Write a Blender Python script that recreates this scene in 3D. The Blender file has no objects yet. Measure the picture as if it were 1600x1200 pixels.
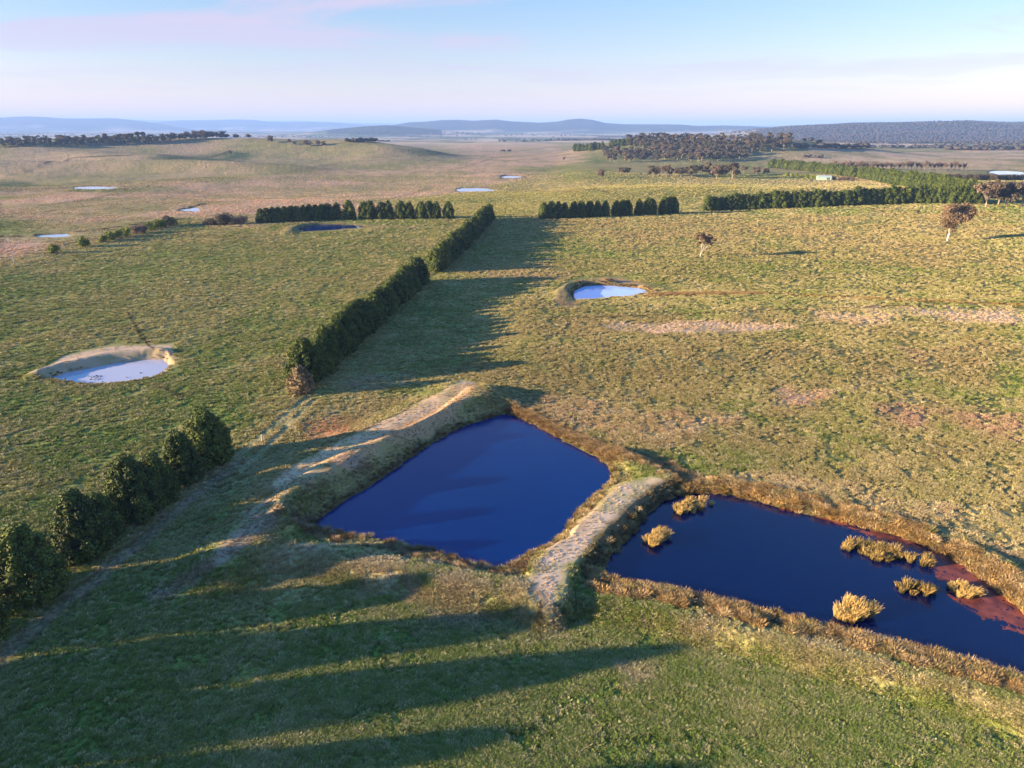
import bpy, math, random
import numpy as np
from mathutils import Vector

# ------------------------------------------------------------------ camera, sky, sun, exposure
sc = bpy.context.scene
C = sc.collection
F_PX, CAM_H, PITCH = 1121.0, 50.0, math.atan(400 / 1121.0)      # measured on the 1600x1200 photograph
cam_d = bpy.data.cameras.new("camera")
cam = bpy.data.objects.new("camera", cam_d)
C.objects.link(cam)
cam.location = (0, 0, CAM_H)
cam.rotation_euler = (math.pi / 2 - PITCH, 0, 0)
cam_d.sensor_width = 36.0
cam_d.lens = 36.0 * F_PX / 1600
cam_d.clip_start = 0.5
cam_d.clip_end = 120000
sc.camera = cam

SUN_EL = math.radians(10.3)
SH_AZ = math.radians(13.0)                 # shadows run to the right and a little away
sun_dir = Vector((-math.cos(SH_AZ) * math.cos(SUN_EL), -math.sin(SH_AZ) * math.cos(SUN_EL), math.sin(SUN_EL)))
sun_d = bpy.data.lights.new("sun", 'SUN')
sun_d.energy = 5.0
sun_d.angle = math.radians(0.6)
sun_d.color = (1.0, 0.76, 0.46)
sun = bpy.data.objects.new("sun", sun_d)
C.objects.link(sun)
sun.rotation_euler = sun_dir.to_track_quat('Z', 'Y').to_euler()

world = bpy.data.worlds.new("World")
sc.world = world
world.use_nodes = True
wn, wl = world.node_tree.nodes, world.node_tree.links
wn.clear()
w_out = wn.new('ShaderNodeOutputWorld')
w_bg = wn.new('ShaderNodeBackground')
sky = wn.new('ShaderNodeTexSky')
sky.sky_type = 'NISHITA'
sky.sun_disc = False
sky.sun_elevation = SUN_EL
sky.sun_rotation = math.atan2(sun_dir.x, sun_dir.y)
sky.altitude = 700
sky.air_density = 1.0
sky.dust_density = 0.25
sky.ozone_density = 2.0
w_bg.inputs['Strength'].default_value = 0.09
# thin high cloud: stretched noise laid on a flat layer far above
tc = wn.new('ShaderNodeTexCoord')
sep = wn.new('ShaderNodeSeparateXYZ')
wl.new(tc.outputs['Generated'], sep.inputs[0])


def wmath(op, a, b=None, c=None, clamp=False):
    n = wn.new('ShaderNodeMath')
    n.operation = op
    n.use_clamp = clamp
    for i, v in enumerate((a, b, c)):
        if v is None:
            continue
        if isinstance(v, (int, float)):
            n.inputs[i].default_value = v
        else:
            wl.new(v, n.inputs[i])
    return n.outputs[0]


den = wmath('ADD', wmath('MAXIMUM', sep.outputs['Z'], 0.0), 0.06)
cx = wmath('DIVIDE', sep.outputs['X'], den)
cy = wmath('DIVIDE', sep.outputs['Y'], den)
comb = wn.new('ShaderNodeCombineXYZ')
wl.new(wmath('ADD', wmath('MULTIPLY', cx, 0.62), 13.0), comb.inputs[0])
wl.new(wmath('ADD', cy, 5.0), comb.inputs[1])
cn = wn.new('ShaderNodeTexNoise')
cn.inputs['Scale'].default_value = 0.62
cn.inputs['Detail'].default_value = 7
cn.inputs['Roughness'].default_value = 0.55
cn.inputs['Distortion'].default_value = 0.6
wl.new(comb.outputs[0], cn.inputs['Vector'])
ramp = wn.new('ShaderNodeMapRange')
ramp.interpolation_type = 'SMOOTHSTEP'
ramp.inputs['From Min'].default_value = 0.46
ramp.inputs['From Max'].default_value = 0.62
wl.new(cn.outputs['Fac'], ramp.inputs['Value'])
fade = wn.new('ShaderNodeMapRange')
fade.inputs['From Min'].default_value = 0.03
fade.inputs['From Max'].default_value = 0.12
wl.new(sep.outputs['Z'], fade.inputs['Value'])
fade2 = wn.new('ShaderNodeMapRange')
fade2.inputs['From Min'].default_value = 0.22
fade2.inputs['From Max'].default_value = 0.45
fade2.inputs['To Min'].default_value = 0.85
fade2.inputs['To Max'].default_value = 0.12
wl.new(sep.outputs['Z'], fade2.inputs['Value'])
cfac = wmath('MULTIPLY', wmath('MULTIPLY', ramp.outputs[0], fade.outputs[0]), fade2.outputs[0])
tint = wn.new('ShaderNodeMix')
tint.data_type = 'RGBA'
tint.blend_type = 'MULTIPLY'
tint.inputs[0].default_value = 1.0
hz_t = wn.new('ShaderNodeMapRange')
hz_t.inputs['From Min'].default_value = 0.0
hz_t.inputs['From Max'].default_value = 0.22
wl.new(sep.outputs['Z'], hz_t.inputs['Value'])
tcol = wn.new('ShaderNodeMix')
tcol.data_type = 'RGBA'
tcol.inputs[6].default_value = (0.76, 0.50, 0.52, 1)
tcol.inputs[7].default_value = (0.48, 0.595, 0.69, 1)
wl.new(hz_t.outputs[0], tcol.inputs[0])
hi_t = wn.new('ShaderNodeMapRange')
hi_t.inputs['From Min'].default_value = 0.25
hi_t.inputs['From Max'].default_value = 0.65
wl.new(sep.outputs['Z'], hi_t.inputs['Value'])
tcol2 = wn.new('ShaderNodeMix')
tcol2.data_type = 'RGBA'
tcol2.inputs[7].default_value = (0.36, 0.95, 1.50, 1)  # upper sky tinted strong blue, shaped to add cool fill to shaded ground
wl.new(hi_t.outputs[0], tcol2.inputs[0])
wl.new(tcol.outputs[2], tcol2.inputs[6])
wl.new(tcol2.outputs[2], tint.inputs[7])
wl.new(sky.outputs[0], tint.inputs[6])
cmix = wn.new('ShaderNodeMix')
cmix.data_type = 'RGBA'
cmix.inputs[7].default_value = (1.98, 1.70, 2.15, 1)
wl.new(cfac, cmix.inputs[0])
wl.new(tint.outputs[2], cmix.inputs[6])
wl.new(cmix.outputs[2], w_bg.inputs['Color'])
wl.new(w_bg.outputs[0], w_out.inputs['Surface'])

sc.view_settings.view_transform = 'Standard'
sc.view_settings.look = 'None'
sc.view_settings.gamma = 1.0
sc.view_settings.exposure = 2.14
sc.cycles.max_bounces = 5
sc.cycles.diffuse_bounces = 2
sc.cycles.glossy_bounces = 2
sc.cycles.transmission_bounces = 1
sc.cycles.transparent_max_bounces = 4
sc.cycles.volume_bounces = 0

rnd = random.Random(7)
rng = np.random.default_rng(7)


# ------------------------------------------------------------------ numpy noise and 2-D geometry
def _hash(ix, iy, seed):
    h = (ix.astype(np.int64) * 374761393 + iy.astype(np.int64) * 668265263 + seed * 974711) & 0xFFFFFFFF
    h = ((h ^ (h >> 13)) * 1274126177) & 0xFFFFFFFF
    h = h ^ (h >> 16)
    return (h & 0xFFFF) / 65535.0


def vnoise(x, y, seed=0):
    ix, iy = np.floor(x), np.floor(y)
    fx, fy = x - ix, y - iy
    fx = fx * fx * fx * (fx * (fx * 6 - 15) + 10)
    fy = fy * fy * fy * (fy * (fy * 6 - 15) + 10)
    a, b = _hash(ix, iy, seed), _hash(ix + 1, iy, seed)
    c, d = _hash(ix, iy + 1, seed), _hash(ix + 1, iy + 1, seed)
    return (a + (b - a) * fx) * (1 - fy) + (c + (d - c) * fx) * fy


def fbm(x, y, wl_, seed=0, octaves=3, rough=0.5):
    """0..1 noise of wavelength wl_ metres"""
    s, amp, tot = 0.0, 1.0, 0.0
    c, n = math.cos(0.6), math.sin(0.6)
    for o in range(octaves):
        xr, yr = (x * c - y * n), (x * n + y * c)
        s = s + amp * vnoise(xr / wl_ + 17.3 * o, yr / wl_ - 9.1 * o, seed + o * 31)
        tot += amp
        amp *= rough
        wl_ *= 0.49
        x, y = xr, yr
    return s / tot


def sstep(a, b, x):
    t = np.clip((x - a) / (b - a), 0, 1)
    return t * t * (3 - 2 * t)


def seg_dist(x, y, pts, closed=False):
    d2 = np.full(np.shape(x), 1e18)
    n = len(pts)
    for i in range(n if closed else n - 1):
        ax, ay = pts[i][:2]
        bx, by = pts[(i + 1) % n][:2]
        dx, dy = bx - ax, by - ay
        t = np.clip(((x - ax) * dx + (y - ay) * dy) / max(dx * dx + dy * dy, 1e-9), 0, 1)
        d2 = np.minimum(d2, (x - ax - t * dx) ** 2 + (y - ay - t * dy) ** 2)
    return np.sqrt(d2)


def sdf(x, y, pts):
    """signed distance to a polygon, negative inside"""
    d = seg_dist(x, y, pts, True)
    inside = np.zeros(np.shape(x), bool)
    n = len(pts)
    for i in range(n):
        ax, ay = pts[i][:2]
        bx, by = pts[(i + 1) % n][:2]
        cond = (ay > y) != (by > y)
        with np.errstate(divide='ignore', invalid='ignore'):
            xi = (bx - ax) * (y - ay) / (by - ay if by != ay else 1e-9) + ax
        inside ^= cond & (x < xi)
    return np.where(inside, -d, d)


def smooth_poly(pts, it=2):
    """Chaikin corner cutting"""
    for _ in range(it):
        q = []
        for i in range(len(pts)):
            a, b = pts[i], pts[(i + 1) % len(pts)]
            q.append((a[0] * .8 + b[0] * .2, a[1] * .8 + b[1] * .2))
            q.append((a[0] * .2 + b[0] * .8, a[1] * .2 + b[1] * .8))
        pts = q
    return pts


def ray(px, py):
    u, v = (px - 800) / F_PX, (600 - py) / F_PX
    return (u, math.cos(PITCH) + v * math.sin(PITCH), -math.sin(PITCH) + v * math.cos(PITCH))


def on_plane(px, py, z=0.0):
    d = ray(px, py)
    t = (z - CAM_H) / d[2]
    return (d[0] * t, d[1] * t)


# ------------------------------------------------------------------ the lie of the land
# ponds: outline read off the photograph and put down on the level plane of each pond's water
PONDS = {
    'dam': dict(level=-0.6, steep=0.6, px=[(791, 645), (830, 660), (868, 682), (905, 700), (938, 716), (964, 744), (936, 772), (905, 800),
                (880, 838), (852, 858), (818, 870), (790, 893), (745, 884), (700, 869), (650, 857), (600, 846), (545, 836), (478, 824), (540, 782), (600, 745), (660, 702), (720, 668), (760, 655)]),
    'lower': dict(level=-0.85, steep=0.6, px=[(1050, 775), (1090, 768), (1130, 770), (1190, 784), (1250, 800), (1330, 818), (1400, 836), (1470, 862), (1525, 895), (1580, 940), (1640, 985), (1720, 1040),
                (1760, 1110), (1700, 1110), (1600, 1066), (1500, 1035), (1400, 1008), (1290, 984), (1180, 955), (1080, 932), (985, 914), (940, 906), (945, 880), (975, 846), (1010, 806)]),
    'left': dict(level=-0.5, steep=0.6, px=[(76, 591), (110, 581), (180, 568), (250, 560), (262, 566), (264, 575), (245, 590), (200, 600), (150, 603), (110, 599)]),
    'mid': dict(level=-0.6, steep=0.9, px=[(893, 459), (905, 449), (925, 446), (955, 446), (985, 449), (1008, 452), (1014, 459), (1000, 464), (960, 470), (905, 476), (897, 470)]),
    'row': dict(level=-0.6, steep=0.7, px=[(463, 358), (480, 353), (510, 350.5), (545, 351), (575, 354), (560, 356.5), (520, 359.5), (480, 362)]),
    'far_a': dict(level=-0.8, steep=0.3, px=[(711, 296.5), (725, 293.8), (750, 293), (778, 297.5), (760, 300), (720, 299.8)]),
    'far_b': dict(level=-0.6, steep=0.3, px=[(778, 276.5), (790, 274.8), (812, 275.2), (816, 277.5), (795, 278.6)]),
    'far_c': dict(level=-0.6, steep=0.3, px=[(112, 293), (145, 291.4), (182, 292.6), (180, 295.5), (145, 296.2), (122, 295.4)]),
    'far_d': dict(level=-1.0, steep=0.3, px=[(279, 328), (295, 326.5), (306, 323.5), (314, 328), (308, 331), (290, 330)]),
    'far_e': dict(level=-1.0, steep=0.3, px=[(52, 369), (80, 366.5), (112, 365.5), (108, 370), (70, 371.5)]),
    'far_f': dict(level=-0.6, steep=0.3, px=[(1542, 270), (1552, 267), (1580, 267.5), (1602, 269.5), (1600, 274), (1560, 273)]),
}
def set_ponds(ground=None):
  for k, p in PONDS.items():
    if ground is not None and (k.startswith('far') or k == 'row'):
        for _ in range(6):
            c = [on_plane(a, b, p['level']) for a, b in p['px']]
            p['level'] = float(ground(np.array([np.mean([q[0] for q in c])]), np.array([np.mean([q[1] for q in c])]), False)[0]) - .5
    p['poly'] = smooth_poly([on_plane(a, b, p['level']) for a, b in p['px']], 2)
    xs, ys = [q[0] for q in p['poly']], [q[1] for q in p['poly']]
    p['box'] = (min(xs), max(xs), min(ys), max(ys))


set_ponds()


def wl3(pts, z):
    return [on_plane(a, b, z) for a, b in pts]


# raised earth banks: (crest line, height, half-width of each side)
BANKS = [
    (wl3([(748, 608), (705, 644), (640, 678), (565, 704), (500, 738), (450, 780)], 2.3), 2.6, 7.0),
    (wl3([(450, 780), (400, 830), (350, 868)], 1.0), 1.3, 8.0),
    (wl3([(748, 608), (776, 626)], 1.6), 1.6, 5.5),
    (wl3([(405, 838), (470, 862), (600, 880), (720, 905), (800, 915)], 0.3), 0.5, 4.5),
    (wl3([(715, 612), (660, 640), (600, 670), (520, 700), (455, 735), (400, 785)], 1.2), 1.7, 9.0),
    (wl3([(1030, 748), (990, 766), (938, 818), (888, 856), (862, 886), (850, 925)], 0.7), 0.6, 4.3, 1.9),
    (wl3([(1030, 748), (985, 722), (960, 712)], 0.3), 0.8, 3.0),
    (wl3([(60, 581), (108, 565), (170, 551), (225, 545), (250, 547)], 1.0), 1.25, 4.4),
    (wl3([(878, 470), (880, 456), (893, 446), (915, 440), (948, 437)], 1.0), 1.7, 4.5),
    (wl3([(448, 363), (455, 354), (482, 348), (530, 347)], .8), 1.0, 5.0),
]

# hills: (x, y, rx, ry, rotation, height); gaussian, in metres
def H_at(px, py, z, rx, ry, rot, h):
    x, y = on_plane(px, py, z)
    return (x, y, rx, ry, math.radians(rot), h)


HILLS = [
    # left ridge with the tree line and its spurs
    (-1250, 1500, 620, 230, 0.0, 27.0),
    (-640, 1560, 300, 150, 0.05, 22.0),
    (-420, 1480, 170, 90, 0.0, 16.0),
    (-240, 1440, 130, 90, -0.4, 14.0),
    (-330, 990, 150, 60, -0.35, 9.5),
    (-520, 1080, 190, 60, -0.2, 10.0),
    (-640, 1260, 170, 70, -0.3, 14.0),
    (-860, 1080, 210, 70, -0.1, 11.0),
    (-580, 740, 70, 40, 0.0, 5.0),
    (-560, 1950, 300, 160, 0.0, 12.0),
    # wooded hill right of centre
    (430, 1420, 210, 130, -0.2, 27.0),
    (250, 1560, 120, 90, 0.0, 18.0),
    (620, 1500, 150, 90, -0.2, 15.0),
    # paddock rise behind the rows of cypress
    (170, 590, 210, 60, -0.12, 5.5),
    (420, 640, 160, 60, -0.1, 4.0),
]

# skylines far away: (distance, depth front, depth back, [(px, py)...])
RANGES = [
    (30000, 5000, 5000, [(-600, 191), (0, 189), (150, 187), (200, 186.5), (240, 188), (330, 190), (400, 190), (460, 188.5), (500, 190), (560, 192), (700, 194), (900, 196), (1600, 197), (2200, 197)], .5),
    (16000, 2600, 3000, [(-700, 190), (-200, 186), (0, 184.5), (20, 183), (45, 182), (75, 183), (100, 185), (140, 185), (180, 184.5), (205, 187), (250, 193), (300, 202), (1000, 215)], .6),
    (20000, 2800, 3000, [(150, 204), (220, 196), (250, 190.5), (280, 188), (330, 187.5), (370, 186.5), (395, 187), (420, 190), (450, 191), (480, 190), (520, 191), (550, 194), (640, 198), (900, 206), (1500, 210)], .6),
    (8000, 1500, 1500, [(440, 212), (520, 202), (570, 197.5), (605, 195.5), (640, 198.5), (690, 203), (760, 209), (1500, 215)], .5),
    (11500, 2300, 2500, [(540, 206), (600, 198), (640, 191), (665, 190), (690, 187.5), (715, 187), (740, 188.5), (775, 187), (800, 190), (840, 192), (870, 190), (888, 186.5), (905, 185), (925, 187), (945, 192), (975, 194),
                           (1010, 194), (1060, 194.5), (1090, 197), (1130, 196), (1170, 197), (1200, 198.5), (1240, 202), (1400, 208)], 1.),
    (5600, 2400, 3000, [(1080, 216), (1140, 207), (1190, 202), (1230, 198.5), (1290, 196), (1330, 193.5), (1380, 193), (1420, 192.5), (1470, 191.5), (1510, 190), (1545, 191.5), (1575, 192.5), (1610, 191), (1700, 190), (2300, 190)], 1.),
]


def px_of(x, y):
    return 800 + F_PX * x / np.maximum(y * math.cos(PITCH) + CAM_H * math.sin(PITCH), 1.0)


def hz(x, y, fine=True):
    """height of the ground"""
    x, y = np.asarray(x, float), np.asarray(y, float)
    D = np.hypot(x, y)
    z = (fbm(x, y, 260, 3, 3) - .5) * 9.0 * sstep(260, 800, D) * (1 + 1.2 * sstep(1200, 4000, D))
    z = z + (fbm(x, y, 46, 5, 2) - .5) * 1.3 * sstep(40, 90, D) * (1 - .6 * sstep(120, 500, D))
    # the near paddock falls away towards the camera's right, the middle one rises to the right
    z = z - 0.032 * np.clip(x + 48, 0, 52) * (1 - sstep(66, 84, y + 0.0 * x)) * sstep(20, 30, x + 60)
    z = z + 0.045 * np.clip(x + 34, 0, 40) * sstep(138, 160, y) * (1 - sstep(200, 250, y))
    z = z + 4.5 * sstep(120, 330, x) * sstep(200, 330, y) * (1 - sstep(520, 640, y))
    z = z + (fbm(x, y, 210, 8, 3) - .5) * 11.5 * sstep(750, 1000, D) * (1 - sstep(2000, 2600, D)) * (1 - sstep(-260, -60, x))
    # marshy valley floor on the left
    z = z - 4.0 * sstep(430, 640, y + 0.35 * x) * (1 - sstep(-10, 60, x - 0.10 * (y - 500))) * (1 - sstep(1500, 2500, D))
    for hx, hy, rx, ry, rot, h in HILLS:
        c, s = math.cos(rot), math.sin(rot)
        dx, dy = x - hx, y - hy
        a, b = (dx * c + dy * s) / rx, (-dx * s + dy * c) / ry
        r = np.sqrt(a * a + b * b)
        z = z + h * np.exp(-np.power(r, 2.4))
    z = z - 22 * sstep(2200, 5000, D) * (1 - .6 * sstep(9000, 16000, D))
    pxv = px_of(x, y)
    ok = y > 500
    for dist, f, b, prof, rough in RANGES:
        top = np.interp(pxv, [q[0] for q in prof], [q[1] for q in prof])
        hgt = CAM_H + (200 - top) * 0.000791 * dist
        s = np.where(y < dist, 1 - (dist - y) / f, 1 - (y - dist) / b)
        s = np.clip(s, 0, 1)
        s = s * s * (3 - 2 * s)
        n = fbm(x, y, dist * 0.09, int(dist), 4) - .5
        hh = (hgt + 22) * s * (1 + rough * .9 * n * (1 - s) * s * 4) - 22 + (n * .05 * rough * hgt * s)
        z = np.where(ok & (y > dist - f) & (y < dist + b), np.maximum(z, hh), z)
    return z if not fine else carve(x, y, z)


def carve(x, y, z):
    for pts, h, w, *pl in BANKS:
        pl = pl[0] if pl else .7
        bx = (min(p[0] for p in pts) - 12, max(p[0] for p in pts) + 12, min(p[1] for p in pts) - 12, max(p[1] for p in pts) + 12)
        m = (x > bx[0]) & (x < bx[1]) & (y > bx[2]) & (y < bx[3])
        if not np.any(m):
            continue
        xm, ym = x[m], y[m]
        d = seg_dist(xm, ym, pts) + (fbm(xm, ym, 6, 21, 2) - .5) * .5
        t = np.clip((d - pl) / (w - pl), 0, 1)
        z = z.copy()
        bump = (1 - t * t * (3 - 2 * t))
        z[m] = np.maximum(z[m], z[m] * (1 - bump) + h * bump * (1 + .12 * (fbm(xm, ym, 7, 22, 2) - .5)))
    for k, p in PONDS.items():
        b = p['box']
        mg = 14
        m = (x > b[0] - mg) & (x < b[1] + mg) & (y > b[2] - mg) & (y < b[3] + mg)
        if not np.any(m):
            continue
        xm, ym, zm = x[m], y[m], z[m]
        rag = .9 if b[1] - b[0] < 60 and b[3] < 260 else .5
        s = sdf(xm, ym, p['poly']) + (fbm(xm, ym, 2.2, 41, 2) - .5) * rag
        L = p['level']
        hi = L + .10 + p['steep'] * np.maximum(s, 0) * (1 + .05 * np.maximum(s, 0))
        lo = L + .08 + .12 * np.minimum(np.maximum(s, 0), 4) - sstep(4, 13, s) * 5
        out = np.maximum(np.minimum(zm, hi), np.minimum(lo, 50))
        out = np.where(s > 12, zm, out)
        out = np.where(s < 0, L + .10 - np.minimum(-s * .5 + .12, 1.5) , out)
        z = z.copy()
        z[m] = out
    return z


set_ponds(hz)
_T = np.concatenate([np.linspace(50, 400, 220), np.geomspace(402, 50000, 620)])
_GC = {}


def ground_at(px, py):
    """where the line of sight through a pixel of the photograph meets the ground"""
    if (px, py) in _GC:
        return _GC[(px, py)]
    d = ray(px, py)
    T = _T
    if d[2] < -1e-4:
        tf = -CAM_H / d[2]
        T = np.geomspace(max(45., .10 * tf), min(50000., 1.8 * tf), 240)
    for stage in range(2):
        x, y, zz = d[0] * T, d[1] * T, CAM_H + d[2] * T
        h = hz(x, y)
        i = int(np.argmax(zz <= h))
        if zz[i] > h[i]:
            i = len(T) - 1
        T = np.linspace(T[max(i - 1, 0)], T[i], 24)
    t = T[-1] if stage == 0 else (T[0] + T[-1]) / 2
    r = (d[0] * t, d[1] * t, z_at(d[0] * t, d[1] * t))
    _GC[(px, py)] = r
    return r


def z_at(x, y):
    return float(hz(np.array([x]), np.array([y]))[0])


def gl(pts):
    return [ground_at(a, b)[:2] for a, b in pts]


# ------------------------------------------------------------------ land cover: what grows where (base colours, some shade painted in)
GREEN = (.190, .215, .062)
LUSH = (.150, .225, .040)
OLIVE = (.360, .300, .140)
STRAW = (.560, .435, .270)
PINK = (.560, .395, .310)
MARSH = (.580, .375, .300)
DIRT = (.300, .205, .165)
WET = (.055, .040, .026)
RUST = (.330, .150, .060)
DULL = (.120, .125, .055)

TRACK_ROW = [(-60, 1085), (0, 1030), (80, 960), (150, 905), (215, 850), (275, 800), (330, 755), (372, 722)]
TRACK_GAP_A = [(362, 722), (400, 690), (440, 655), (478, 622)]
TRACK_GAP_B = [(376, 735), (415, 700), (455, 660), (490, 626)]
ZONES = []   # (polygon or line in world, colour, strength, feather, noise wavelength, is_line)


def zone(px, col, k, feather, wl_=9., line=None):
    ZONES.append((gl(px), col, k, feather, wl_, line))


# broad fields first
zone([(0, 300), (0, 392), (130, 372), (280, 345), (400, 345), (640, 312), (700, 303), (790, 285), (850, 262), (905, 240), (860, 226), (770, 218), (700, 232), (735, 245), (640, 262), (500, 268), (400, 275), (300, 285), (180, 300)], MARSH, .85, 40, 60)
zone([(0, 262), (90, 246), (200, 240), (330, 248), (200, 262), (60, 275), (0, 280)], PINK, .45, 50, 60)
zone([(640, 318), (760, 292), (900, 282), (1100, 285), (1330, 300), (1400, 312), (1100, 318), (900, 330), (780, 345), (700, 342)], (.300, .270, .095), .75, 25, 40)
zone([(900, 262), (1000, 262), (1200, 280), (1300, 290), (1100, 288), (900, 282)], (.270, .260, .090), .7, 25, 40)
zone([(770, 345), (1100, 335), (1600, 325), (1600, 420), (1300, 410), (1000, 395), (860, 375)], (.320, .240, .120), .60, 25, 30)
zone([(860, 395), (1200, 400), (1600, 395), (1600, 470), (1200, 455), (1030, 445), (850, 430)], (.235, .205, .080), .5, 15, 18)
zone([(700, 345), (860, 350), (840, 400), (760, 440), (680, 440), (730, 380)], (.270, .230, .100), .5, 15, 25)
zone([(300, 370), (700, 350), (600, 440), (400, 420)], (.250, .215, .095), .6, 25, 30)
zone([(1240, 232), (1600, 232), (1600, 262), (1480, 268), (1360, 265), (1200, 248)], (.620, .440, .350), .9, 40, 80)
zone([(820, 470), (1100, 490), (1600, 500), (1600, 830), (1300, 770), (1000, 710), (820, 640), (730, 590)], (.275, .215, .105), .62, 8, 9)
zone([(370, 740), (480, 640), (560, 615), (740, 605), (700, 650), (620, 700), (500, 740), (330, 880), (300, 850)], (.350, .275, .140), .65, 3, 5)
zone([(400, 850), (480, 840), (600, 860), (780, 905), (830, 900), (900, 905), (850, 950), (700, 930), (560, 905), (420, 890)], PINK, .55, 2.5, 3)
zone([(0, 880), (300, 800), (400, 880), (880, 960), (1600, 1110), (1600, 1300), (0, 1300)], (.165, .215, .055), .68, 6, 10)
zone([(0, 560), (300, 540), (460, 560), (430, 640), (330, 700), (180, 780), (0, 870)], (.175, .225, .060), .62, 6, 10)
zone([(0, 440), (380, 430), (600, 440), (480, 530), (300, 560), (0, 570)], (.285, .265, .115), .55, 8, 12)
zone([(200, 395), (620, 385), (560, 430), (300, 440), (0, 470), (0, 430)], (.215, .245, .085), .5, 10, 14)
zone([(742, 598), (735, 612), (690, 640), (630, 672), (560, 700), (490, 735), (440, 765), (420, 760), (470, 722), (540, 685), (620, 648), (690, 612), (720, 596)], (.60, .42, .29), .95, .8, 3)
# patches of dry grass
for px, c, k, f in [
    ([(925, 505), (1120, 503), (1240, 512), (1120, 520), (960, 518)], PINK, .9, 3),
    ([(1330, 480), (1600, 484), (1600, 506), (1480, 500)], PINK, .8, 4),
    ([(1270, 488), (1400, 494), (1370, 506), (1280, 502)], PINK, .6, 4),
    ([(820, 622), (980, 630), (1150, 655), (1050, 690), (900, 672), (840, 650)], (.43, .29, .19), .75, 4),
    ([(1210, 605), (1290, 612), (1270, 635), (1215, 628)], (.43, .26, .19), .8, 2),
    ([(1370, 630), (1450, 640), (1440, 670), (1380, 660)], (.36, .22, .17), .7, 2),
    ([(1480, 640), (1600, 650), (1600, 690), (1500, 670)], (.40, .24, .17), .7, 3),
    ([(1400, 545), (1540, 545), (1560, 560), (1420, 572)], (.33, .22, .15), .55, 3),
    ([(1180, 740), (1330, 760), (1500, 800), (1600, 850), (1600, 880), (1450, 815), (1250, 780), (1100, 745)], (.42, .31, .19), .7, 2.5),
    ([(1000, 960), (1200, 985), (1400, 1030), (1600, 1100), (1600, 1140), (1350, 1050), (1150, 1005), (1010, 985)], (.40, .30, .19), .65, 2),
    ([(540, 590), (640, 588), (660, 598), (600, 608), (530, 605)], (.40, .29, .22), .75, 2),
    ([(490, 650), (560, 655), (555, 685), (500, 690), (470, 668)], (.42, .22, .13), .75, 1.6),
    ([(740, 600), (755, 612), (700, 655), (620, 698), (500, 742), (450, 765), (540, 705), (640, 660), (700, 625), (715, 603)], (.46, .29, .18), .85, 2),
    ([(330, 870), (400, 790), (500, 735), (560, 712), (500, 750), (430, 800), (380, 850), (340, 885)], (.36, .26, .20), .8, 1.5),
    ([(1012, 748), (1040, 752), (1014, 768), (966, 820), (908, 862), (885, 892), (868, 940), (842, 950), (830, 905), (840, 878), (870, 848), (912, 812), (964, 758)], (.58, .44, .36), 1.0, .8),
    ([(800, 915), (860, 905), (870, 960), (830, 965)], (.38, .29, .22), .7, 1.5),
    ([(640, 940), (760, 935), (800, 965), (700, 985)], (.25, .20, .14), .5, 3),
    ([(960, 1040), (1030, 1035), (1040, 1080), (970, 1075)], (.40, .31, .22), .6, 2),
    ([(44, 584), (100, 557), (175, 541), (267, 539), (275, 580), (260, 562), (250, 560), (180, 568), (110, 582), (76, 593)], (.52, .38, .30), 1.0, .6),
    ([(868, 478), (872, 450), (900, 438), (960, 434), (1000, 444), (1020, 455), (1010, 450), (950, 444), (903, 448), (892, 460), (902, 478)], (.20, .13, .09), .9, 1.2),  # bank earth, with the shade of its inner face put into the colour
    ([(960, 434), (1000, 440), (1025, 455), (1010, 450), (970, 443)], (.42, .25, .16), .9, 1.2),
    ([(440, 352), (480, 346), (545, 347), (600, 352), (650, 352), (660, 356), (580, 358), (470, 363), (430, 370)], (.33, .25, .14), .6, 3),
    ([(700, 420), (860, 415), (900, 432), (870, 445), (780, 436)], (.36, .25, .15), .6, 5),
]:
    zone(px, c, k, f, 4.)
zone([(0, 232), (330, 222), (620, 222), (740, 243), (600, 262), (440, 275), (250, 290), (0, 300)], (.390, .295, .215), .75, 60, 120)
zone([(230, 240), (360, 238), (420, 243), (380, 252), (260, 250)], (.085, .115, .055), .75, 25, 60)  # shaded gully on the ridge, painted in as dark green
zone([(400, 254), (520, 258), (480, 272), (400, 270)], (.100, .120, .065), .6, 25, 60)  # shaded side of the spur, put into the ground colour
zone([(0, 281), (40, 283), (60, 290), (0, 292)], (.085, .115, .055), .8, 8, 30)  # shade behind the small far-left rise, painted dark
zone([(630, 232), (725, 243), (660, 246)], (.11, .13, .07), .6, 20, 60)  # shadow on the open spur's right flank, as colour
zone([(0, 246), (90, 243), (200, 240), (90, 262), (0, 278)], PINK, .55, 30, 60)
# lines: tracks, furrows, creeks
zone(TRACK_ROW, (.30, .215, .165), .8, 1.2, 2., .85)
zone(TRACK_GAP_A, (.42, .34, .20), .9, .7, 2., .75)
zone(TRACK_GAP_B, (.42, .34, .20), .9, .7, 2., .75)
zone([(430, 800), (380, 845), (330, 880), (250, 930)], (.33, .24, .19), .8, 1.0, 2., .9)
zone([(1030, 441), (1062, 424), (1090, 406)], WET, .55, .4, 4., .3)
zone([(1050, 640), (1062, 668), (1078, 690)], WET, .6, .3, 2., .2)
zone([(0, 712), (110, 650), (240, 605), (420, 560)], (.50, .40, .24), .5, .6, 3., .35)
zone([(1600, 560), (1400, 590), (1180, 640), (1010, 690)], (.50, .39, .25), .45, .6, 3., .35)
zone([(560, 350), (480, 420), (330, 500), (250, 545)], (.48, .39, .22), .4, .6, 3., .4)
zone([(843, 942), (843, 1000)], WET, .8, .35, 2., .18)
zone([(868, 945), (905, 975)], WET, .6, .35, 2., .15)
zone([(860, 497), (1000, 494), (1100, 490), (1260, 484), (1390, 479), (1480, 476)], WET, .85, .5, 3., .35)
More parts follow.
